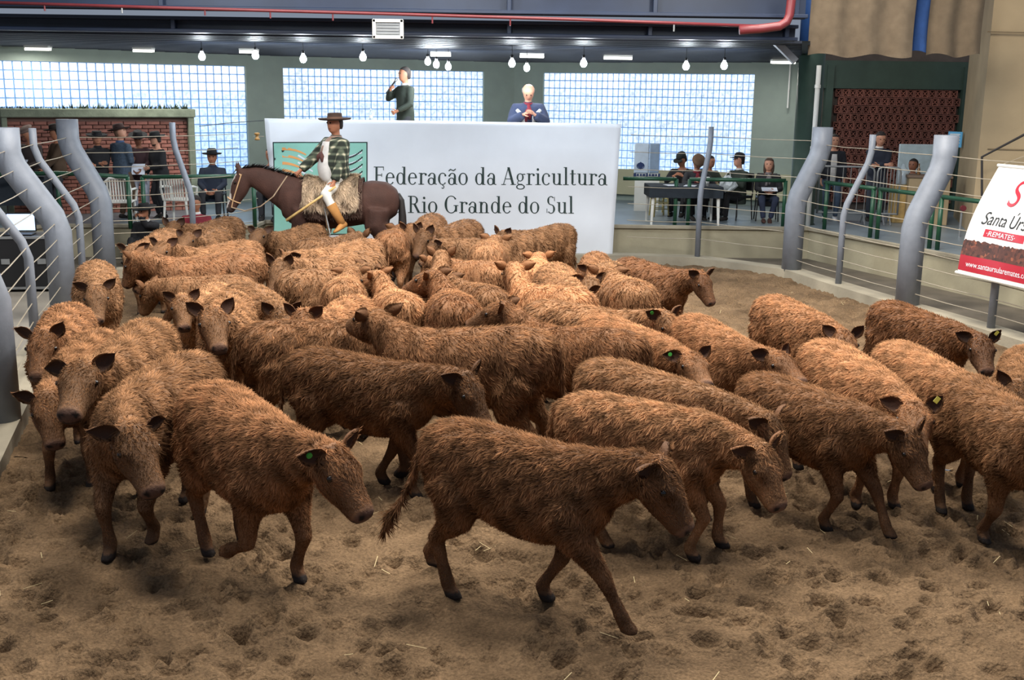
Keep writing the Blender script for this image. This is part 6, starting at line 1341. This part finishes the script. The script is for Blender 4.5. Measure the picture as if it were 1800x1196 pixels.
# crowd barrier, panel and clutter on the right
ba = ony(1440, 320, 21.15); bb_ = ony(1536, 322, 21.05)
def barrier(a, b, lab):
    r = empty('crowd_barrier', (a[0], a[1], PZ), math.atan2(b[1] - a[1], b[0] - a[0]), 1, lab, 'barrier', 'metal crowd barriers'); L = math.hypot(b[0] - a[0], b[1] - a[1])
    MB().tube([(0, 0, .18), (0, 0, .98), (.02, 0, 1.04), (.08, 0, 1.07), (L - .08, 0, 1.07), (L - .02, 0, 1.04), (L, 0, .98), (L, 0, .18)], .019, 8).build('frame', STEEL, r, smooth=True); MB().tube([(0, 0, .2), (L, 0, .2)], .017, 8).build('bottom_bar', STEEL, r)
    for k in range(1, 7): MB().tube([(L * k / 7, 0, .2), (L * k / 7, 0, 1.07)], .008, 6).build('bar', STEEL, r)
    for x in (.15, L - .15): MB().tube([(x, -.22, 0), (x, 0, .19), (x, .22, 0)], .014, 6).build('foot', STEEL, r)
barrier(ba, bb_, 'metal crowd barrier in front of the young man in white shirt'); barrier(bb_ + [.06, 0, 0], ony(1582, 322, 21.0), 'short metal crowd barrier in front of the leaning man')
wp0, wp1 = ony(1578, 290, 22.9), ony(1656, 290, 22.9); o = MB().box((0, 0, .82), (wp1[0] - wp0[0], .05, 1.64), bev=.01).build('white_board', mat('pale_board', srgb(176, 196, 206), .5), None, ((wp0[0] + wp1[0]) / 2, 22.9, PZ)); o.scale = (1, 1, .87); tag(o, 'pale blue white board behind the man in the blue shirt', 'board')
cn = ony(1630, 330, 21.25); r = empty('counter', (cn[0], cn[1], PZ), -.2, 1, 'beige counter in front of the man in the blue shirt', 'counter'); MB().box((0, 0, .44), (.75, .45, .88), bev=.01).build('counter_body', CREAM, r); MB().box((0, 0, .90), (.82, .52, .05), bev=.01).build('counter_top', mat('worn_wood_top', srgb(120, 100, 84), .6), r)
for k, dx in enumerate((-.18, .02, .22)):
    o = MB().lathe([(.026, 0), (.028, .01), (.028, .10), (.012, .15), (.012, .20), (.014, .21)], 12).build('bottle', mat('amber_glass', srgb(130, 96, 62), .15), None, (cn[0] + dx, cn[1] - dx * .2, PZ + .925), smooth=True); tag(o, ['brown bottle on the beige counter near the water jug', 'brown bottle in the middle of the beige counter', 'brown bottle on the beige counter end near the wall'][k], 'bottle', 'bottles on the beige counter')
jg = empty('water_jug', (*ony(1585, 325, 21.45)[:2], PZ + .0), 0, 1, 'large clear water jug on a crate beside the counter', 'jug'); MB().box((0, 0, .36), (.34, .3, .72), bev=.01).build('crate', WOOD, jg); MB().lathe([(.10, .72), (.115, .75), (.115, .98), (.05, 1.05), (.03, 1.12)], 16).build('jug_body', mat('clear_plastic', srgb(200, 215, 225), .1, alpha=.55), jg, smooth=True)
fq = ony(1692, 366, 19.25); fe = empty('fire_alarm', (fq[0], fq[1], PZ), 0, 1, 'small red valve on a short pipe near the hanging banner', 'alarm'); zf = float(fq[2]) - PZ; MB().tube([(0, 0, zf), (0, -.05, zf)], .05, 14).build('alarm_bell', REDP, fe); MB().tube([(0, .02, 0), (0, .02, zf)], .02, 8).build('pipe', STEEL, fe)  # red fire alarm standing on a short pipe
ins = ony(452, 240, 19.2); r = empty('wire_insulator', tuple(ins), 0, 1, 'brown ceramic insulator on the wire beside the banner', 'insulator'); MB().lathe([(.02, -.065), (.045, -.06), (.045, -.035), (.026, -.02), (.026, .02), (.045, .035), (.045, .06), (.02, .065)], 14).build('ceramic_body', mat('amber_ceramic', srgb(150, 112, 60), .3), r, smooth=True); MB().tube([(-.06, 0, 0), (.12, 0, 0)], .006, 6).build('wire_tie', WIRE, r)
wl = [ony(350, 222, 19.0), ony(405, 216, 19.15), ony(463, 212, 19.9)]; o = MB().tube([w_ - wl[0] for w_ in wl], .007, 6).build('slack_wire', mat('dark_wire', srgb(50, 54, 60), .5), None, tuple(wl[0])); tag(o, 'dark wire stretched from the thin post to the banner corner', 'wire')
# ------------------------------------------------------------------ hanging advertising banner on the right fence
f0 = np.array([5.58, 15.45, 0]); f1 = np.array([6.10, 13.85, 0]); fd = (f1 - f0) / np.linalg.norm(f1 - f0); fn = np.array([fd[1], -fd[0], 0]) ; fn = -fn if fn[0] > 0 else fn   # fn points into the ring
BLc = onplane(1683, 479, f0 + fn * .20, fn); TLc = onplane(1757, 291, f0 - fn * .20, fn)
BW_ = 1.35
def rb_s(u, v):
    """u along the fence, v upwards"""
    C_ = BLc + np.array([0, 0, .5 * (TLc[2] - BLc[2])]) + (TLc - BLc) * np.array([.12, .12, 0]); l = BLc * (1 - v) ** 2 + 2 * C_ * v * (1 - v) + TLc * v * v
    wd = BW_ * (1 - v) + (BW_ * .86) * v
    return l + fd * u * wd + fn * (.02 * math.sin(9 * u + 4 * v) * (1 - v) * v * 4)
rb_ = empty('hanging_banner', tuple(BLc), 0, 1, 'white and red advertising banner hanging on the cable fence', 'banner')
def rpatch(u0, v0, u1, v1, lift, name, m, nu=16, nv=10, par=None, both=False):
    V = [rb_s(u0 + (u1 - u0) * i / nu, v0 + (v1 - v0) * j / nv) + fn * lift - BLc for j in range(nv + 1) for i in range(nu + 1)]; F = [(j * (nu + 1) + i, j * (nu + 1) + i + 1, (j + 1) * (nu + 1) + i + 1, (j + 1) * (nu + 1) + i) for j in range(nv) for i in range(nu)]
    if both:
        K = len(V); V += [np.array(v) - fn * .006 for v in V]; F += [tuple(i + K for i in f)[::-1] for f in F]
    return MB().add(V, F).build(name, m, par or rb_, smooth=True)
GLOSS = mat('glossy_white_vinyl', srgb(226, 224, 222), .25, var=.02)
REDI = mat('crimson_print', srgb(168, 36, 52), .35, var=.05)
rpatch(0, 0, 1, 1, 0, 'sheet', GLOSS, 24, 20, both=True); rpatch(0, .03, 1, .175, .003, 'red_band', REDI)
mm = bpy.data.materials.new('herd_print'); mm.use_nodes = True; N = mm.node_tree.nodes; vz = N.new('ShaderNodeTexVoronoi'); vz.inputs['Scale'].default_value = 26; cr = N.new('ShaderNodeValToRGB'); cr.color_ramp.elements[0].color = srgb(40, 26, 24); cr.color_ramp.elements[1].color = srgb(150, 84, 58); e_ = cr.color_ramp.elements.new(.75); e_.color = srgb(90, 52, 42)
tcx = N.new('ShaderNodeTexCoord'); mm.node_tree.links.new(tcx.outputs['Object'], vz.inputs['Vector']); mm.node_tree.links.new(vz.outputs['Color'], cr.inputs[0]); mm.node_tree.links.new(cr.outputs[0], N['Principled BSDF'].inputs['Base Color'])
hb = MB(); n_ = 44; rs = np.random.RandomState(12); hv = .30 + np.abs(np.sin(np.arange(n_ + 1) * 1.9)) * .016 + rs.rand(n_ + 1) * .014
V = [rb_s(i / n_, .175) + fn * .004 - BLc for i in range(n_ + 1)] + [rb_s(i / n_, hv[i]) + fn * .004 - BLc for i in range(n_ + 1)]; hb.add(V, [(i, i + 1, n_ + 2 + i, n_ + 1 + i) for i in range(n_)]); hb.build('herd_picture', mm, rb_)
def text_on(txt, u0, v0, uh, m, name, shear=0., wfac=1.0, lift=.006):
    cu_ = bpy.data.curves.new('t', 'FONT'); cu_.body = txt; cu_.fill_mode = 'FRONT'; to = bpy.data.objects.new('t', cu_); COL.objects.link(to); dg = bpy.context.evaluated_depsgraph_get(); me = bpy.data.meshes.new_from_object(to.evaluated_get(dg), depsgraph=dg); bpy.data.objects.remove(to)
    V = verts_of(me); F = [tuple(p.vertices) for p in me.polygons]; asp = (TLc[2] - BLc[2]) / BW_ * 1.12
    k = uh; V2 = [rb_s(u0 + (x * wfac + shear * y) * k * asp, v0 + y * k) + fn * lift - BLc for x, y, z in V]; return MB().add(V2, F).build(name, m, rb_)
text_on('Santa Úrsula', .13, .475, .165, BLKI, 'lettering', .25, .85); text_on('www.santaursularemates.com', .10, .075, .075, VIN, 'web_address', .0, .82); text_on('S', .36, .66, .34, REDI, 'logo_initial', .22, 1.0)
pl = rpatch(.22, .365, .78, .435, .004, 'red_label', REDI); text_on('·REMATES·', .245, .378, .062, VIN, 'lettering', .1, 1.3, .008)
for v, nm in ((0, 'bottom_bar'), (1, 'top_bar')): MB().tube([rb_s(-.02, v) - BLc, rb_s(1.02, v) - BLc], .022, 8).build(nm, WHITE, rb_)
c0 = rb_s(0, 1) - BLc; MB().tube([c0, (c0 + rb_s(.9, 1) - BLc) / 2 + np.array([0, 0, .18])], .004, 6).build('hanging_cord', WIRE, rb_)
# ------------------------------------------------------------------ straw scattered on the sand
sm = MB(); rs = np.random.RandomState(21)
for k in range(260):
    x, y = rs.uniform(-4.5, 5), rs.uniform(4, 17); a = rs.uniform(0, PI); l_ = rs.uniform(.02, .06); d = np.array([math.cos(a), math.sin(a), rs.uniform(-.1, .5)]) * l_; z = rs.uniform(.012, .03); w_ = np.array([-math.sin(a), math.cos(a), 0]) * .0022; p = np.array([x, y, z])
    sm.add([p - d - w_, p - d + w_, p + d + w_, p + d - w_], [(0, 1, 2, 3)])
o = sm.build('straw', mat('dry_straw', srgb(190, 172, 128), .7)); tag(o, 'short bits of pale straw scattered over the sand', 'straw', kind='stuff')
run_jobs()
